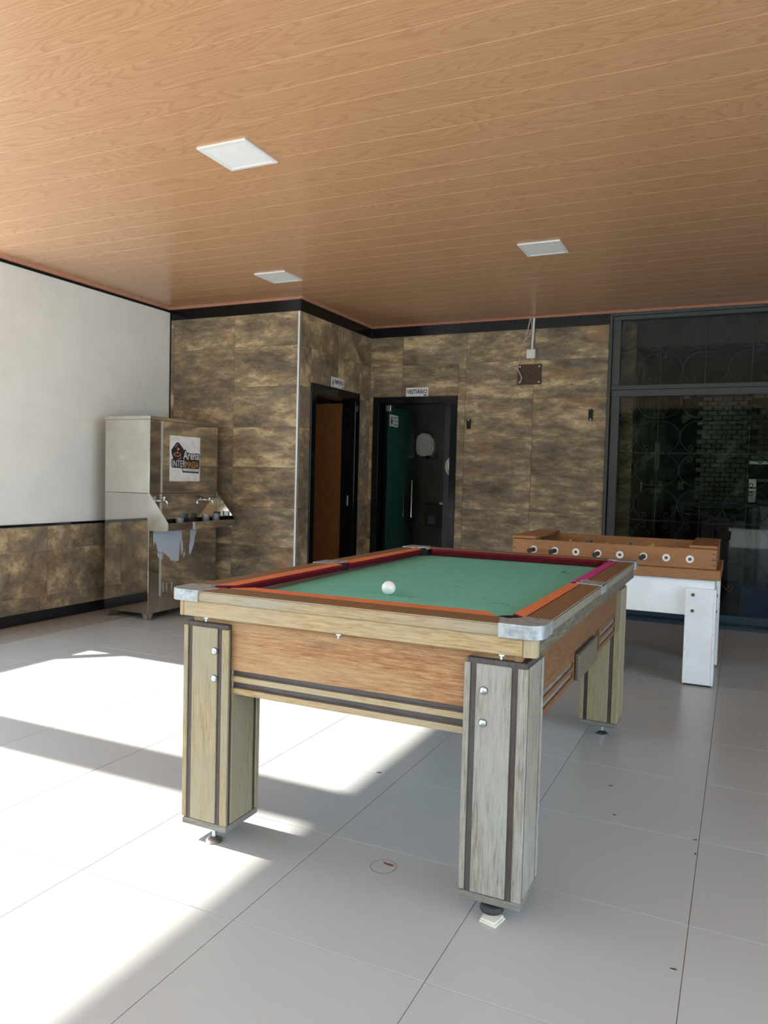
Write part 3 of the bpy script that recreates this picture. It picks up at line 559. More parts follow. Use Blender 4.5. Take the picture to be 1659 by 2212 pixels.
# under-frame board (upper band)
fy0, fy1, fx0, fx1 = 2.105, 4.232, -1.772, -0.502
obj('frame_board', G().box(fx0 + 0.025, fx1 - 0.04, fy0, fy0 + 0.03, ZF, ZR, 0.0025), 'frame_wood_x', PT); obj('frame_board', G().box(fx0 + 0.025, fx1 - 0.04, fy1 - 0.03, fy1, ZF, ZR, 0.0025), 'frame_wood_x', PT)
obj('frame_board', G().box(fx0, fx0 + 0.03, fy0 + 0.030, fy1 - 0.03, ZF, ZR, 0.0025), 'frame_wood_y', PT); obj('frame_board', G().box(fx1 - 0.03, fx1, fy0 + 0.030, fy1 - 0.03, ZF, ZR, 0.0025), 'darkened_side_y', PT)
def rcorner(cx, cy, sx, sy, r, n=6):
    return [(cx + sx * (r * (math.cos(a) - 1)), cy + sy * (r * (math.sin(a) - 1))) for a in [math.pi / 2 * k / n for k in range(n + 1)]]
for cx, cy, sx, sy, wd in ((fx1, fy0, 1, -1, 0.0385), (fx0, fy0, -1, -1, 0.0245), (fx1, fy1, 1, 1, 0.0385), (fx0, fy1, -1, 1, 0.0245)):
    arc = rcorner(cx, cy, sx, sy, 0.02)
    obj('frame_corner', G().prism(arc + [(cx - sx * wd, cy), (cx - sx * wd, cy - sy * 0.0295), (cx, cy - sy * 0.0295)], ZF, ZR - 0.001, 'z'), 'frame_wood_z' if sx < 0 else 'frame_wood_z', PT)
# rails
WX, WY = 0.085, 0.115
def rail(poly, mat, ymid=None):
    return obj('rail', G().prism(poly, ZR + 0.0005, ZT, 'z', 0.004), mat, PT)
cs = 0.115   # corner casting reach
PX0, PX1, PY0, PY1 = x0 + WX, x1 - WX, y0 + WY, y1 - 0.10
rail([(x0 + cs, y0), (x1 - cs, y0), (x1 - cs - 0.02, PY0), (x0 + cs + 0.02, PY0)], 'rail_wood_x')
rail([(x0 + cs, y1), (x1 - cs, y1), (x1 - cs - 0.02, PY1), (x0 + cs + 0.02, PY1)], 'rail_wood_x')
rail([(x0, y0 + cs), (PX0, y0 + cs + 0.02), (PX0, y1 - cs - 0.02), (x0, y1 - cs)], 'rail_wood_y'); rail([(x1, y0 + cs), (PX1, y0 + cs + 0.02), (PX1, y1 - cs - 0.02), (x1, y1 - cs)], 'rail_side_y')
# slate bed with cloth
obj('bed', G().box(-1.735, -0.56, 2.16, 4.15, 0.79, 0.846), 'dark_wood_y', PT)
cl = obj('cloth', G().box(-1.735, -0.555, 2.17, 4.20, 0.8465, 0.853), 'green_cloth', PT)
obj('cloth_mark', G().tube([(-0.745, 3.742, 0.8532), (-0.79, 3.772, 0.8532), (-0.785, 3.85, 0.8532)], 0.002, 4), 'mark', cl)
for (mx, my, ln) in ((-0.74, 2.66, 0.035), (-1.32, 2.98, 0.012), (-1.05, 3.0, 0.015), (-1.1, 2.62, 0.012)): obj('cloth_mark', G().tube([(mx, my, 0.8527), (mx - ln, my + ln * 0.4, 0.8527), (mx - 2 * ln, my + ln * 0.5, 0.8527)], 0.0014, 4), 'mark', cl)
# cushions: nose line n, back line b (across), run along axis
def cushion(ax, b, n, a0, a1, e0, e1, top, nose):
    """profile from rail face b to nose n; a0..a1 = nose extent, e0/e1 = how far the back reaches past the nose ends"""
    s = 1 if n > b else -1
    prof = [(b, ZT - 0.001, 1), (n - s * 0.006, ZT - 0.003, 0), (n, ZT - 0.009, 0), (n - s * 0.004, ZT - 0.014, 0), (n - s * 0.022, 0.8545, 0.3), (b, 0.8545, 1)]
    V = []
    for end, (a, e) in enumerate(((a0, -e0), (a1, e1))):
        for c, z, k in prof:
            q = a + e * k; V.append((c, q, z) if ax == 'y' else (q, c, z))
    n_ = len(prof); F = [tuple(range(n_)), tuple(range(n_, 2 * n_))] + [(i, (i + 1) % n_, n_ + (i + 1) % n_, n_ + i) for i in range(n_)]
    cu = obj('cushion', G().quads(V, F), nose, PT)
    if top:
        tt = 0.0012; s_ = s
        prof2 = [(b + s * 0.001, 1), (n - s * 0.009, 0.06)]
        V = []
        for a, e in ((a0 + 0.004, -e0), (a1 - 0.004, e1)):
            for c, k in prof2:
                for zz in (0, tt):
                    z = ZT - 0.001 - (0.0018 if k < 0.5 else 0) + zz + 0.0002; q = a + e * k; V.append((c, q, z) if ax == 'y' else (q, c, z))
        obj('cushion_top_cloth', G().quads(V, [(0, 1, 3, 2), (4, 5, 7, 6), (1, 3, 7, 5), (0, 2, 6, 4), (0, 1, 5, 4), (2, 3, 7, 6)]), top, cu)
    return cu
NX0, NX1, NY0, NY1 = -1.652, -0.627, 2.288, 4.098; YM = 3.155
tag(cushion('x', PY0, NY0, NX0 + 0.075, NX1 - 0.075, 0.055, 0.055, 'orange_cloth', 'maroon_cloth'), 'orange topped cushion along the near end')
tag(cushion('x', PY1, NY1, NX0 + 0.065, NX1 - 0.045, 0.05, 0.045, None, 'maroon_cloth'), 'dark red cushion along the far end')
cushion('y', PX0, NX0, NY0 + 0.005, YM - 0.045, 0.06, 0.025, 'orange_cloth', 'maroon_cloth'); cushion('y', PX0, NX0, YM + 0.045, NY1 - 0.03, 0.025, 0.05, 'orange_cloth', 'maroon_cloth')
cushion('y', PX1, NX1, NY0 + 0.005, YM - 0.045, 0.06, 0.025, 'orange_cloth', 'maroon_cloth')
tag(cushion('y', PX1, NX1, YM + 0.045, NY1 - 0.02, 0.025, 0.05, 'pink_cloth', 'pink_cloth'), 'magenta cushion on one long side')
# dark gap strip under the long left cushion, tapering out
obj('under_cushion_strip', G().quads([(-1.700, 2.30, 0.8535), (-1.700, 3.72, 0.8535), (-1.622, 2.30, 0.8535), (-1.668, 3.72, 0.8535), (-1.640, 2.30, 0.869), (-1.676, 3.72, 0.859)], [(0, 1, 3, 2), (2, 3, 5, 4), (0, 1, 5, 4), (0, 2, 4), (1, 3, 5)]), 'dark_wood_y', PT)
# corner castings and pockets
def casting(cx, cy, sx, sy):
    r = 0.045; t_ = 0.004
    ox, oy = cx + sx * t_, cy + sy * t_
    arc = rcorner(ox, oy, sx, sy, r, 8)                 # from (ox, cy side) to (ox side, oy)
    ex, ey = cs + 0.012, cs + 0.012
    outer = [(ox, oy - sy * ey)] + arc + [(ox - sx * ex, oy)]
    # inner concave edge facing the pocket
    inner = [(ox - sx * (ex + 0.012), oy - sy * 0.055), (ox - sx * 0.150, oy - sy * 0.090), (ox - sx * 0.120, oy - sy * 0.088), (ox - sx * 0.088, oy - sy * 0.120), (ox - sx * 0.090, oy - sy * 0.150), (ox - sx * 0.055, oy - sy * (ey + 0.012))]
    cst = obj('corner_casting', G().prism(outer + inner, ZT - 0.004, ZT + 0.003, 'z').prism(outer + [(p[0] - sx * 0.006 * (1 if abs(p[0] - ox) < 0.05 else 0), p[1] - sy * 0.006) for p in reversed(outer)], ZR - 0.001, ZT - 0.0035, 'z'), 'cast_aluminium', PT, smooth=True)
    for a, b in ((0.115, 0.04), (0.04, 0.115)): obj('screw', G().cyl((ox - sx * a, oy - sy * b, ZT + 0.002), (ox - sx * a, oy - sy * b, ZT + 0.004), 0.004, n=10), 'dark_iron', cst)
    px, py = cx - sx * 0.115, cy - sy * 0.125
    obj('pocket', G().lathe([(0.052, ZT - 0.004), (0.050, 0.80), (0.03, 0.76), (0.001, 0.755)], (px, py), 20, caps=False), 'black_leather', PT, smooth=True)
    obj('core_block', G().prism([(cx, cy - sy * cs), (cx, cy - sy * 0.03), (cx - sx * 0.03, cy), (cx - sx * cs, cy), (cx - sx * cs, cy - sy * 0.05), (cx - sx * 0.05, cy - sy * cs)], ZR, ZT - 0.005, 'z'), 'grey_wood_x', cst)
for a in ((x0, y0, -1, -1), (x1, y0, 1, -1), (x0, y1, -1, 1), (x1, y1, 1, 1)): casting(*a)
for sx, xo, xi in ((1, x1, NX1), (-1, x0, NX0)):
    o_ = xo + sx * 0.003
    cst = obj('side_casting', G().prism([(o_, YM - 0.075), (o_, YM + 0.04), (o_ - sx * 0.075, YM + 0.055), (xi + sx * 0.055, YM + 0.10), (xi + sx * 0.035, YM + 0.045), (xi + sx * 0.050, YM), (xi + sx * 0.035, YM - 0.045), (o_ - sx * 0.075, YM - 0.055)], ZT - 0.003, ZT + 0.0035, 'z').box(min(o_, o_ - sx * 0.004), max(o_, o_ - sx * 0.004), YM - 0.075, YM + 0.04, ZR + 0.001, ZT + 0.003, 0.001), 'cast_aluminium', PT)
    obj('pocket', G().lathe([(0.040, ZT - 0.0045), (0.038, 0.80), (0.02, 0.77), (0.001, 0.765)], (xi + sx * 0.045, YM), 18, caps=False), 'black_leather', PT, smooth=True)
# bolts hanging below the frame, screw caps on the rail tops
for bx in (-1.669, -1.146, -0.610): obj('hanging_bolt', G().cyl((bx, 2.132, ZF - 0.020), (bx, 2.132, ZF + 0.001), 0.004, n=8).cyl((bx, 2.132, ZF - 0.009), (bx, 2.132, ZF - 0.002), 0.009, n=6), 'zinc', PT)
for by in (2.75, 3.55): obj('hanging_bolt', G().cyl((-0.530, by, ZF - 0.018), (-0.530, by, ZF + 0.001), 0.004, n=8), 'zinc', PT)
for bx in (-1.05, -1.45): obj('screw_cap', G().cyl((bx, 2.15, ZT - 0.001), (bx, 2.15, ZT + 0.0006), 0.008), 'grey_wood_x', PT)
for by in (2.62, 3.62): obj('screw_cap', G().cyl((-0.525, by, ZT - 0.001), (-0.525, by, ZT + 0.0006), 0.008), 'grey_wood_x', PT)

bg_ = G(); tb = bmesh.new(); bmesh.ops.create_uvsphere(tb, u_segments=32, v_segments=20, radius=0.0265); bg_._add(tb)
cb = obj('cue_ball', bg_, 'ball', smooth=True); cb.location = (-1.203, 2.630, 0.853 + 0.0265); tag(cb, 'white cue ball resting on the green cloth', 'ball')
sh = obj('folded_shim', G().prism([(-0.648, 2.120), (-0.595, 2.108), (-0.583, 2.165), (-0.640, 2.180)], 0.0004, 0.0055, 'z').prism([(-0.645, 2.124), (-0.600, 2.114), (-0.588, 2.165), (-0.640, 2.178)], 0.0060, 0.0115, 'z'), 'card'); tag(sh, 'folded pale cardboard shim under the pool table foot', 'shim')
st = thing('rust_stain', (-1.033, 2.281, 0.0), 'rust brown ring stain on the floor under the pool table', 'stain')
obj('ring', G().quads(sum([[(-1.033 + r * math.cos(2 * math.pi * k / 32), 2.275 + r * 1.05 * math.sin(2 * math.pi * k / 32), 0.0006) for k in range(32)] for r in (0.042, 0.045 )], []), [(k, (k + 1) % 32, 32 + (k + 1) % 32, 32 + k) for k in range(32)]), 'stain', st)
obj('spot', G().prism([(-1.045, 2.297), (-1.03, 2.290), (-1.010, 2.288), (-1.002, 2.295), (-1.015, 2.302), (-1.03, 2.300), (-1.040, 2.305)], 0.0003, 0.0009, 'z'), 'rust', st)

# ------------------------------------------------------------------ foosball table
FT = thing('foosball_table', (-0.80, 5.7, 0.0), 'wooden foosball table on white panelled legs', 'foosball table')
ax0, ax1, ay0, ay1 = -1.49, -0.104, 5.30, 6.14
FW = 'foosball_wood_'
for a in ((ax0, ax1, ay0, ay0 + 0.03), (ax0, ax1, ay1 - 0.03, ay1)): obj('base_rail', G().box(*a, 0.692, 0.757, 0.004), FW + 'x', FT)
for a in ((ax0, ax0 + 0.03, ay0 + 0.03, ay1 - 0.03), (ax1 - 0.03, ax1, ay0 + 0.03, ay1 - 0.03)): obj('base_rail', G().box(*a, 0.692, 0.757, 0.004), FW + 'y', FT)
obj('playfield', G().box(ax0 + 0.03, ax1 - 0.03, ay0 + 0.03, ay1 - 0.03, 0.735, 0.752), 'green_cloth', FT)
bx0, bx1, by0, by1 = -1.472, -0.132, 5.33, 6.11
fb = obj('side_board', G().box(bx0, bx1, by0, by0 + 0.025, 0.758, 0.888, 0.002), FW + 'x', FT); bb_ = obj('side_board', G().box(bx0, bx1, by1 - 0.025, by1, 0.758, 0.892, 0.002), FW + 'x', FT)
for xx in (bx0, bx1 - 0.025): obj('end_board', G().box(xx, xx + 0.025, by0 + 0.0255, by1 - 0.0255, 0.758, 0.889, 0.002), FW + 'y', FT)
obj('end_cover', G().box(bx0 - 0.003, bx0 + 0.165, by0 - 0.002, by1 + 0.002, 0.8925, 0.912, 0.002), FW + 'y', FT); obj('end_cover', G().box(bx1 - 0.165, bx1 + 0.003, by0 - 0.002, by1 + 0.002, 0.8925, 0.912, 0.002), FW + 'y', FT)
for zz in (0.785, 0.822, 0.860): obj('joint_pin', G().box(bx1 - 0.028, bx1 - 0.004, by0 - 0.0006, by0 + 0.002, zz - 0.003, zz + 0.003), 'dark_wood_x', fb); obj('joint_pin', G().box(bx0 + 0.006, bx0 + 0.016, by0 - 0.0006, by0 + 0.002, zz - 0.003, zz + 0.003), 'dark_wood_x', fb)
for i, hx in enumerate((-1.317, -1.168, -1.024, -0.875, -0.731, -0.578, -0.436, -0.291)):
    grip = i in (0, 1, 3, 5); zc = 0.819
    rd = obj('rod', G().cyl((hx, by0 - (0.05 if grip else 0.012), zc), (hx, by1 + (0.02 if grip else 0.10), zc), 0.008, n=10), 'dark_iron', FT)
    ring = [(0.0245, by0 - 0.0055), (0.0245, by0 + 0.001), (0.011, by0 + 0.001), (0.011, by0 - 0.0055)]
    t_ = bmesh.new(); R_ = [[t_.verts.new((hx + r * math.cos(2 * math.pi * k / 24), yy, zc + r * math.sin(2 * math.pi * k / 24))) for k in range(24)] for r, yy in ring]
    for q in range(4):
        A, B = R_[q], R_[(q + 1) % 4]
        for k in range(24): t_.faces.new((A[k], A[(k + 1) % 24], B[(k + 1) % 24], B[k]))
    bmesh.ops.recalc_face_normals(t_, faces=t_.faces[:])
    obj('bushing', G()._add(t_), 'white_rubber', rd)
    if grip: obj('grip', G().cyl((hx, by0 - 0.135, zc), (hx, by0 - 0.03, zc), 0.0165, 0.0135, 14).cyl((hx, by0 - 0.03, zc), (hx, by0 - 0.02, zc), 0.0165, n=14), 'black_plastic', rd, smooth=True)
    else: obj('grip', G().cyl((hx, by1 + 0.03, zc), (hx, by1 + 0.13, zc), 0.0135, 0.0165, 14), 'black_plastic', rd, smooth=True)
    for k in range(1 + (i % 3)):
        pyy = by0 + 0.78 * (k + 1) / (2 + i % 3); obj('player', G().box(hx - 0.008, hx + 0.008, pyy - 0.014, pyy + 0.014, 0.762, 0.845, 0.003).cyl((hx, pyy, 0.845), (hx, pyy, 0.866), 0.010, n=10), 'yellow_ink' if i % 2 else 'blue_plastic', rd)
WL = 'white_lacquer'
obj('front_panel', G().box(-1.46, -0.138, 5.338, 5.356, 0.452, 0.691, 0.002), WL, FT); obj('back_panel', G().box(-1.46, -0.138, 6.084, 6.102, 0.452, 0.691, 0.002), WL, FT)
obj('side_panel', G().box(-0.157, -0.139, 5.3565, 6.0835, 0.452, 0.691, 0.002), WL, FT); obj('side_panel', G().box(-1.459, -1.441, 5.3565, 6.0835, 0.452, 0.691, 0.002), WL, FT)
obj('corner_strip', G().box(-0.170, -0.136, 5.3355, 5.340, 0.640, 0.690), WL, FT)
for lx in (-1.47, -0.306):
    for (l0, l1, s) in ((5.302, 5.49, 1), (5.95, 6.138, -1)):
        lg = obj('leg', G().box(lx, lx + 0.184, l0, l0 + 0.034, 0.012, 0.634, 0.002).box(lx + (0.150 if lx > -1 else 0.0), lx + (0.184 if lx > -1 else 0.034), l0 + 0.034, l1, 0.012, 0.634 if s > 0 else 0.686, 0.002) if s > 0 else
                 G().box(lx, lx + 0.184, l1 - 0.034, l1, 0.012, 0.634, 0.002).box(lx + (0.156 if lx > -1 else 0.0), lx + (0.190 if lx > -1 else 0.034), l0, l1 - 0.034, 0.012, 0.690, 0.002), WL, FT)
        obj('floor_pad', G().box(lx + 0.012, lx + 0.172, min(l0, l1) + 0.008, min(l0, l1) + 0.026 if s > 0 else l1 - 0.008, 0.0, 0.012), 'black_plastic', lg)
        if s > 0:
            for ex in (lx, lx + 0.170): obj('edge_profile', G().box(ex, ex + 0.014, l0 - 0.003, l0 + 0.004, 0.013, 0.633, 0.001), WL, lg)
            for zz in (0.592, 0.488): obj('bolt', G().cyl((lx + 0.045, l0 - 0.005, zz), (lx + 0.045, l0 + 0.002, zz), 0.011, n=12), 'dark_iron', lg)
            if lx > -1:
                for zz in (0.592, 0.488): obj('bolt', G().cyl((lx + 0.183, 5.36, zz), (lx + 0.190, 5.36, zz), 0.010, n=12), 'dark_iron', lg)
            for zz in (0.03, 0.13, 0.24, 0.345, 0.45, 0.55):
                for ex in (lx + 0.007, lx + 0.177): obj('rivet', G().cyl((ex, l0 - 0.0045, zz), (ex, l0 - 0.002, zz), 0.003, n=6), 'zinc', lg)

# ------------------------------------------------------------------ water dispenser
WD = thing('water_dispenser', (-4.89, 5.58, 0.0), 'tall stainless steel water dispenser with tray, two taps and logo poster', 'water dispenser')
sx0, sx1, sy0, sy1 = -5.142, -4.634, 5.112, 6.050
obj('upper_body', G().box(sx0, sx1, sy0, sy1, 1.108, 1.744, 0.002), 'steel_matte', WD); obj('lower_body', G().box(sx0 + 0.001, sx1 - 0.001, sy0 + 0.001, sy1 - 0.001, 0.055, 1.105, 0.002), 'steel_mirror', WD)
obj('lid', G().box(sx0 - 0.003, sx1 + 0.003, sy0 - 0.003, sy1 + 0.003, 1.7445, 1.776, 0.003), 'steel_matte', WD)
obj('front_skin', G().box(sx1, sx1 + 0.0012, sy0 + 0.006, sy1 - 0.006, 1.112, 1.742), 'steel_mirror', WD)
wp = [(sx1, 1.117), (-4.420, 0.861), (-4.416, 0.840), (-4.418, 0.812), (-4.430, 0.795), (-4.455, 0.786), (sx1 - 0.012, 0.784), (sx1 - 0.012, 1.104)]
obj('tray_wing', G().prism(wp, sy0 - 0.003, sy0 - 0.0005, 'y'), 'steel_matte', WD); obj('tray_wing', G().prism(wp, sy1 + 0.0005, sy1 + 0.003, 'y'), 'steel_mirror', WD)
ty = obj('drip_tray', G().box(sx1 - 0.001, -4.424, sy0, sy1, 0.792, 0.800).box(-4.426, -4.420, sy0, sy1, 0.792, 0.858, 0.001), 'steel_mirror', WD)
obj('tray_seam', G().box(-4.4198, -4.4192, 5.535, 5.541, 0.797, 0.857), 'steel_matte', ty)
for fx, dx in ((sx0 + 0.004, 1), (sx1 - 0.004, -1)):
    for fy, dy in ((sy0 + 0.004, 1), (sy1 - 0.004, -1)):
        obj('foot', G().prism([(fx, 0.0545), (fx + dx * 0.068, 0.0545), (fx + dx * 0.034, 0.0), (fx, 0.0)], fy, fy + dy * 0.003, 'y').prism([(fy, 0.0545), (fy + dy * 0.068, 0.0545), (fy + dy * 0.034, 0.0), (fy, 0.0)], fx, fx + dx * 0.003, 'x'), 'steel_matte', WD)
def tap(y, lever):
    xx = sx1
    tp = obj('tap', G().cyl((xx - 0.001, y, 1.04), (xx + 0.008, y, 1.04), 0.018).cyl((xx, y, 1.04), (xx + 0.075, y, 1.038), 0.0085).tube([(xx + 0.070, y, 1.038), (xx + 0.085, y, 1.034), (xx + 0.090, y, 1.020), (xx + 0.090, y, 1.000)], 0.008, 8).cyl((xx + 0.05, y, 1.04), (xx + 0.05, y, 1.066), 0.007), 'chrome', WD, smooth=True)
    if lever: obj('lever', G().prism([(xx + 0.030, 1.064), (xx + 0.095, 1.078), (xx + 0.115, 1.072), (xx + 0.113, 1.066), (xx + 0.095, 1.070), (xx + 0.032, 1.056)], y - 0.009, y + 0.009, 'y'), 'lever_blue', tp)
    else: obj('handle', G().cyl((xx + 0.05, y - 0.018, 1.070), (xx + 0.05, y + 0.018, 1.070), 0.005).cyl((xx + 0.032, y, 1.070), (xx + 0.068, y, 1.070), 0.005).cyl((xx + 0.05, y, 1.066), (xx + 0.05, y, 1.078), 0.008), 'chrome', tp, smooth=True)
tap(5.245, False); tap(5.875, True)
# logo poster
FXP = sx1 + 0.0015; RY, UZ = (0, 1, 0), (0, 0, 1)
po = obj('logo_poster', G().box(FXP, FXP + 0.0012, 5.366, 5.784, 1.215, 1.624), 'white_ink', WD)
def pp(u, v): return (5.366 + (u - 290) * 0.000813, 1.215 + (1100 - v) * 0.000525 )
PXX = FXP + 0.0012
def flat(name, pts, mat, lift, parent): return obj(name, G().prism([pp(*p) for p in pts], PXX + lift, PXX + lift + 0.0004, 'x'), mat, parent)
flat('emblem', [(418, 430), (440, 440), (500, 520), (525, 560), (545, 540), (560, 560), (575, 595), (640, 610), (780, 605), (797, 630), (797, 700), (795, 730), (797, 860), (780, 880), (500, 876), (330, 870), (318, 850), (318, 735), (335, 715), (345, 715), (318, 620), (312, 570), (330, 540), (395, 440)], 'navy_ink', 0.0, po)
flat('emblem', [(497, 870), (787, 875), (787, 950), (775, 958), (505, 948), (497, 930)], 'navy_ink', 0.0002, po)
flat('emblem_box', [(508, 875), (778, 882), (778, 930), (508, 922)], 'grey_ink' if False else 'white_ink', 0.0006, po)
flat('emblem_flag', [(412, 520), (418, 520), (455, 548), (418, 568), (418, 630), (412, 630)], 'orange_ink', 0.0006, po)
hole = [(350 + 62 + 62 * math.cos(2 * math.pi * k / 24), 642 + 36 * math.sin(2 * math.pi * k / 24)) for k in range(24)]; hin = [(412 + 50 * math.cos(2 * math.pi * k / 24), 640 + 24 * math.sin(2 * math.pi * k / 24)) for k in range(24)]
V = [(PXX + 0.0008, *pp(*p)) for p in hole + hin]; obj('emblem_ring', G().quads(V, [(k, (k + 1) % 24, 24 + (k + 1) % 24, 24 + k) for k in range(24)]), 'orange_ink', po)
flat('emblem_swoosh', [(372, 525), (385, 495), (410, 465), (432, 460), (415, 475), (395, 500), (380, 525)], 'orange_ink', 0.0006, po); flat('emblem_swoosh', [(410, 722), (440, 712), (470, 690), (485, 680), (475, 700), (452, 722)], 'orange_ink', 0.0006, po)
def ptext(body, u0, v1, hpx, wpx, mat, bold=0.0): a = pp(u0, v1); text('lettering', body, mat, po, (PXX + 0.0006, a[0], a[1]), RY, UZ, hpx * 0.000525, wpx * 0.000813, 0.0004, bold)
ptext('Arena', 512, 722, 150, 272, 'white_ink', 0.01); ptext('INTER', 332, 853, 112, 218, 'white_ink', 0.0); ptext('MASSA', 552, 862, 110, 226, 'orange_ink', 0.0); ptext('ENTRETENIMENTO', 516, 920, 36, 250, 'grey_ink')
obj('small_label', G().box(FXP, FXP + 0.001, 5.926, 6.003, 1.676, 1.716), 'steel_matte', WD)
FB = [(5.173, 0.790), (5.171, 0.73), (5.174, 0.679), (5.183, 0.653), (5.192, 0.696), (5.202, 0.668), (5.213, 0.658), (5.22, 0.62), (5.234, 0.593), (5.271, 0.583), (5.299, 0.586), (5.31, 0.559), (5.323, 0.579), (5.337, 0.559), (5.369, 0.537), (5.39, 0.521), (5.401, 0.494), (5.422, 0.504), (5.441, 0.488), (5.505, 0.489), (5.52, 0.656), (5.529, 0.68), (5.536, 0.606), (5.544, 0.535), (5.562, 0.585), (5.564, 0.628), (5.549, 0.678), (5.542, 0.747), (5.547, 0.786)]
FS = [(5.681, 0.785), (5.662, 0.755), (5.663, 0.656), (5.647, 0.618), (5.652, 0.548), (5.667, 0.537), (5.696, 0.584), (5.715, 0.628), (5.732, 0.702), (5.747, 0.741), (5.752, 0.785)]
F1 = [(5.224, 0.584), (5.255, 0.58), (5.258, 0.563), (5.278, 0.578), (5.289, 0.57), (5.292, 0.515), (5.265, 0.536), (5.245, 0.533), (5.228, 0.554)]; F2 = [(5.577, 0.564), (5.593, 0.558), (5.589, 0.529), (5.572, 0.51), (5.57, 0.53)]
for p in (FB, FS, F1, F2): obj('torn_film', G().prism(p, sx1 - 0.0008, sx1 + 0.0004, 'x'), 'film', WD)
for yy in (5.30, 5.345, 5.41): obj('torn_film', G().prism([(yy, 0.30), (yy + 0.008, 0.305), (yy + 0.010, 0.24), (yy + 0.004, 0.225)], sx1 - 0.0008, sx1 + 0.0004, 'x'), 'film', WD)

def cup(x, y, r0, r1, hh, mat, label, name):
    z = 0.8005
    c = obj(name, G().lathe([(0.001, z), (r0, z), (r1, z + hh), (r1 - 0.002, z + hh), (r0 - 0.002, z + 0.004), (0.001, z + 0.004)], (x, y), 24), mat, smooth=True, origin=(x, y, z)); return tag(c, label, 'cup')
cup(-4.50, 5.352, 0.026, 0.036, 0.088, 'cup_plastic', 'translucent plastic cup standing alone on the dispenser tray', 'plastic_cup')
cup(-4.51, 5.728, 0.032, 0.036, 0.112, 'tumbler_glass', 'glass tumbler on the dispenser tray nearer the plastic cup', 'glass_tumbler'); cup(-4.50, 5.866, 0.032, 0.037, 0.112, 'tumbler_glass', 'glass tumbler at the far end of the dispenser tray', 'glass_tumbler')

# ------------------------------------------------------------------ ceiling lights (switched off)
def clight(cx, cy, label):
    t_ = thing('ceiling_light', (cx, cy, Z_C - 0.03), label, 'ceiling light', 'square ceiling lights'); h_ = 0.149; zb = Z_C - 0.030
    fr = G()
    for a in ((-h_, h_, -h_, -h_ + 0.022), (-h_, h_, h_ - 0.022, h_), (-h_, -h_ + 0.022, -h_ + 0.022, h_ - 0.022), (h_ - 0.022, h_, -h_ + 0.022, h_ - 0.022)): fr.box(cx + a[0], cx + a[1], cy + a[2], cy + a[3], zb + 0.014, zb + 0.0235)
    obj('frame', fr, 'white_plastic', t_); obj('diffuser', G().box(cx - h_ + 0.020, cx + h_ - 0.020, cy - h_ + 0.020, cy + h_ - 0.020, zb + 0.0165, zb + 0.0235), 'diffuser', t_)
clight(-2.453, 3.335, 'square white ceiling light above the pool table, nearest of three'); clight(-3.60, 5.495, 'square white ceiling light near the water dispenser wall corner'); clight(-1.357, 5.46, 'square white ceiling light above the foosball table')

# ------------------------------------------------------------------ signs, sockets and fittings on the walls
sg = thing('wall_sign', (XB, 6.93, 2.21), 'white sign reading FEMININO above the womens restroom door', 'sign'); a = XB + 0.002
obj('plate', G().box(a - 0.001, a + 0.004, 6.797, 7.066, 2.200, 2.302, 0.001), 'white_ink', sg)
text('lettering', 'FEMININO', 'blue_ink', sg, (a + 0.004, 6.862, 2.236), RY, UZ, 0.044, 0.19, 0.0006, 0.03); obj('maker_mark', G().box(a + 0.0038, a + 0.0046, 7.022, 7.056, 2.206, 2.217), 'navy_ink', sg)
obj('figure_symbol', G().cyl((a + 0.0038, 6.83, 2.282), (a + 0.0046, 6.83, 2.282), 0.008, n=12).prism([(6.826, 2.270), (6.834, 2.270), (6.846, 2.235), (6.814, 2.235)], a + 0.0038, a + 0.0046, 'x').box(a + 0.0038, a + 0.0046, 6.822, 6.828, 2.212, 2.236).box(a + 0.0038, a + 0.0046, 6.832, 6.838, 2.212, 2.236), 'blue_ink', sg)
sg = thing('wall_sign', (-3.25, Y_B, 2.185), 'white sign reading VESTIARIO above the changing room door', 'sign')
obj('plate', G().box(-3.372, -3.112, Y_B - 0.006, Y_B - 0.001, 2.184, 2.280, 0.001), 'white_ink', sg); RX = (1, 0, 0)
text('lettering', 'VESTIÁRIO', 'blue_ink', sg, (-3.362, Y_B - 0.006, 2.212), RX, UZ, 0.058, 0.238, 0.0006, 0.03); obj('maker_mark', G().box(-3.165, -3.128, Y_B - 0.0068, Y_B - 0.0058, 2.190, 2.202), 'navy_ink', sg)
stk = thing('door_sticker', (-3.592, 7.88, 1.88), 'white notice sticker with round emblem on the green glass door', 'sticker')
def dl(y): return -3.5915 - 0.05 * (y - 7.745) / 0.855
def dquad(name, y_0, y_1, z0, z1, mat, lift): return obj(name, G().quads([(dl(y_0) + lift, y_0, z0), (dl(y_1) + lift, y_1, z0), (dl(y_1) + lift, y_1, z1), (dl(y_0) + lift, y_0, z1), (dl(y_0) + lift - 0.0008, y_0, z0), (dl(y_1) + lift - 0.0008, y_1, z0), (dl(y_1) + lift - 0.0008, y_1, z1), (dl(y_0) + lift - 0.0008, y_0, z1)], [(0, 1, 2, 3), (4, 5, 6, 7), (0, 1, 5, 4), (1, 2, 6, 5), (2, 3, 7, 6), (3, 0, 4, 7)]), mat, stk)
dquad('sheet', 7.765, 8.03, 1.872, 2.002, 'white_ink', 0.001)
for zz in (1.972, 1.935, 1.895): dquad('text_line', 7.87, 8.01, zz - 0.007, zz + 0.007, 'grey_ink', 0.0022)
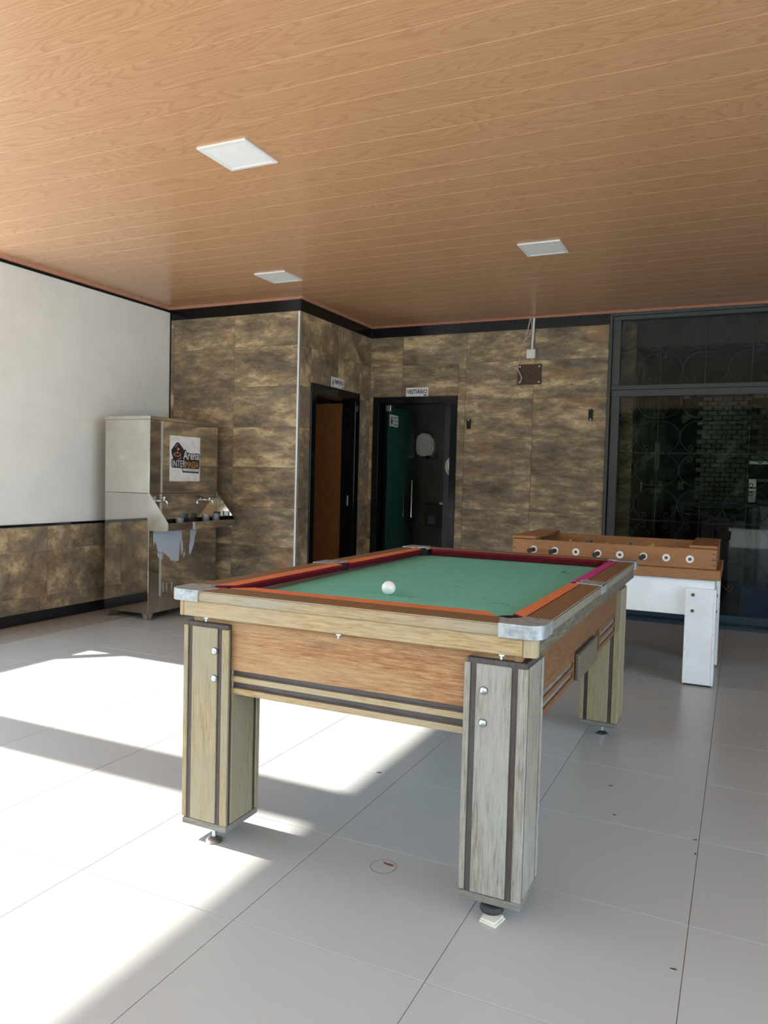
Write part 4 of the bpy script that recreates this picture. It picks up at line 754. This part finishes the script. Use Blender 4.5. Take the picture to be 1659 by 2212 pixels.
obj('emblem', G().quads([(dl(7.82 + 0.03 * math.cos(k * math.pi / 8)) + 0.0022, 7.82 + 0.03 * math.cos(k * math.pi / 8), 1.935 + 0.045 * math.sin(k * math.pi / 8)) for k in range(16)], [tuple(range(16))]), 'navy_ink', stk); dquad('emblem_star', 7.808, 7.832, 1.94, 1.965, 'yellow_ink', 0.003)
cdt = thing('wall_conduit', (-1.995, Y_B, 2.54), 'white conduit dropping from the ceiling to a square socket box', 'conduit')
obj('pipe', G().cyl((-1.978, Y_B - 0.015, 2.942), (-1.990, Y_B - 0.015, 2.62), 0.0115, n=12), 'white_plastic', cdt, smooth=True); obj('socket_box', G().box(-2.040, -1.950, Y_B - 0.045, Y_B - 0.001, 2.538, 2.628, 0.006, 2), 'white_plastic', cdt); obj('outlet', G().box(-2.015, -1.985, Y_B - 0.048, Y_B - 0.044, 2.560, 2.605, 0.002), 'diffuser', cdt)
hs = thing('hanging_cable', (-2.05, Y_B, 2.3), 'thin pale cable hanging in loops beside the white conduit', 'cable')
def smoothpts(P, n=6):
    out = []
    for i in range(len(P) - 1):
        p0, p1, p2, p3 = (Vector(P[max(0, min(len(P) - 1, j))]) for j in (i - 1, i, i + 1, i + 2))
        for k in range(n):
            t = k / n; out.append(0.5 * ((2 * p1) + (-p0 + p2) * t + (2 * p0 - 5 * p1 + 4 * p2 - p3) * t * t + (-p0 + 3 * p1 - 3 * p2 + p3) * t ** 3))
    out.append(Vector(P[-1])); return out
yy = Y_B - 0.018
obj('cable_run', G().tube(smoothpts([(-2.015, yy, 2.942), (-2.03, yy, 2.87), (-2.045, yy, 2.79), (-2.09, yy, 2.68), (-2.118, yy, 2.62), (-2.112, yy, 2.54), (-2.128, yy - 0.01, 2.45), (-2.10, yy - 0.015, 2.385), (-2.082, yy - 0.02, 2.34), (-2.098, yy - 0.02, 2.295)]), 0.0065, 6), 'clear_hose', hs, smooth=True)
obj('cable_run', G().tube(smoothpts([(-2.005, yy, 2.942), (-1.998, yy - 0.01, 2.86), (-1.999, yy - 0.012, 2.80), (-2.03, yy - 0.012, 2.755), (-2.075, yy - 0.012, 2.70)]), 0.005, 6), 'clear_hose', hs, smooth=True)
mp_ = thing('mounting_board', (-2.01, Y_B, 2.28), 'dark brown square board with hook screwed to the stone wall', 'board')
obj('board', G().box(-2.130, -1.888, Y_B - 0.015, Y_B - 0.001, 2.277, 2.482, 0.003), 'plate_wood', mp_); obj('hook', G().box(-2.025, -2.003, Y_B - 0.020, Y_B - 0.015, 2.335, 2.415, 0.001).tube([(-2.014, Y_B - 0.018, 2.40), (-2.014, Y_B - 0.045, 2.39), (-2.014, Y_B - 0.05, 2.36), (-2.014, Y_B - 0.03, 2.335)], 0.005, 6), 'dark_iron', mp_)
for a, b in ((-2.108, 2.458), (-1.910, 2.458), (-2.108, 2.300), (-1.910, 2.300)): obj('screw', G().cyl((a, Y_B - 0.0175, b), (a, Y_B - 0.014, b), 0.008, n=10), 'zinc', mp_)
def bracket(x, z, ztop, label):
    t_ = thing('cue_holder', (x, Y_B, z), label, 'holder'); obj('plate', G().box(x - 0.020, x + 0.020, Y_B - 0.020, Y_B - 0.001, z - 0.054, z + 0.054, 0.004, 2).box(x - 0.018, x - 0.006, Y_B - 0.034, Y_B - 0.019, z - 0.050, z + 0.030, 0.003).box(x + 0.006, x + 0.018, Y_B - 0.034, Y_B - 0.019, z - 0.050, z + 0.030, 0.003), 'black_plastic', t_); obj('screw', G().cyl((x, Y_B - 0.023, z + (0.042 if ztop else -0.045)), (x, Y_B - 0.019, z + (0.042 if ztop else -0.045)), 0.008, n=10), 'zinc', t_)
bracket(-2.640, 1.884, True, 'small black wall holder beside the changing room door'); bracket(-1.383, 1.965, False, 'small black wall holder beside the glass partition')

# changing room fittings
tw = thing('towel_dispenser', (-3.61, 9.0, 1.57), 'white rounded paper towel dispenser on the changing room wall', 'dispenser')
pr = [(-3.735, 1.63), (-3.70, 1.58), (-3.55, 1.57), (-3.50, 1.62), (-3.49, 1.72), (-3.52, 1.82), (-3.60, 1.865), (-3.70, 1.85), (-3.735, 1.79)]
obj('shell', G().prism(pr, 8.86, 8.999, 'y', 0.02), 'white_plastic', tw, smooth=True); obj('outlet', G().box(-3.60, -3.48, 8.87, 8.95, 1.545, 1.585, 0.006), 'chrome', tw)
wbn = thing('wash_basin', (-3.42, 8.9, 0.72), 'black box washstand with a white basin in the changing room', 'washstand')
obj('cabinet', G().box(-3.54, -2.95, 8.75, 8.999, 0.71, 0.98, 0.004), 'black_plastic', wbn); obj('basin', G().prism([(-3.33, 0.982), (-3.0, 0.982), (-3.0, 1.01), (-3.35, 1.01)], 8.72, 8.95, 'y'), 'white_plastic', wbn); obj('drawer_front', G().box(-3.50, -3.40, 8.742, 8.75, 0.74, 0.84, 0.002), 'dark_grey_wall', wbn); obj('pedestal', G().box(-3.2, -3.0, 8.85, 8.999, 0.0, 0.71), 'black_plastic', wbn)
pt_ = structure('wall_screen', G().box(-3.02, -2.41, 7.99, 8.02, 0.0, 2.4), 'black_granite_matte', 'black screen panel just inside the changing room', 'screen')
mr = thing('round_mirror', (-2.885, 7.99, 1.33), 'round mirror with a pale rim on the black changing room screen', 'mirror'); C_ = (-2.872, 1.437); r_ = 0.115
obj('rim', G().tube([(C_[0] + r_ * math.cos(2 * math.pi * k / 36), 7.975, C_[1] + r_ * math.sin(2 * math.pi * k / 36)) for k in range(36)], 0.012, 6, closed=True), 'white_plastic', mr, smooth=True); obj('glass', G().cyl((C_[0], 7.978, C_[1]), (C_[0], 7.989, C_[1]), r_, n=36), 'chrome', mr)

# bits of dry leaf on the floor
plain('dry_leaf', (0.05, 0.035, 0.022), 0.8)
LEAVES = ((-0.103, 2.985, 0.2, 0.009, 'dry leaf scrap lying right on a crossing of floor tile joints'), (-0.096, 2.87, 1.2, 0.008, 'dry leaf scrap beside a floor joint, close to the joint crossing'),
          (-0.113, 2.15, 0.1, 0.009, 'dry leaf scrap at a floor joint, nearest of all to the camera'), (-0.46, 3.35, 0.3, 0.010, 'dry leaf scrap on the floor closest to the far pool table leg'),
          (-0.40, 3.06, -0.2, 0.008, 'dry leaf scrap in the middle of a floor tile beside the pool table'), (-1.395, 3.0, 0.5, 0.012, 'dry leaf scrap beneath the pool table at the edge of the sunlight'))
for lx, ly_, a, ln, lb in LEAVES:
    c_, s_ = math.cos(a), math.sin(a)
    o = obj('dry_leaf', G().prism([(lx + c_ * u - s_ * v, ly_ + s_ * u + c_ * v) for u, v in ((-ln, 0), (-ln * 0.3, ln * 0.3), (ln * 0.5, ln * 0.22), (ln, 0), (ln * 0.4, -ln * 0.25), (-ln * 0.4, -ln * 0.2))], 0.0003, 0.0022, 'z'), 'dry_leaf', origin=(lx, ly_, 0.0))
    tag(o, lb, 'leaf', 'dry leaf scraps on the floor')
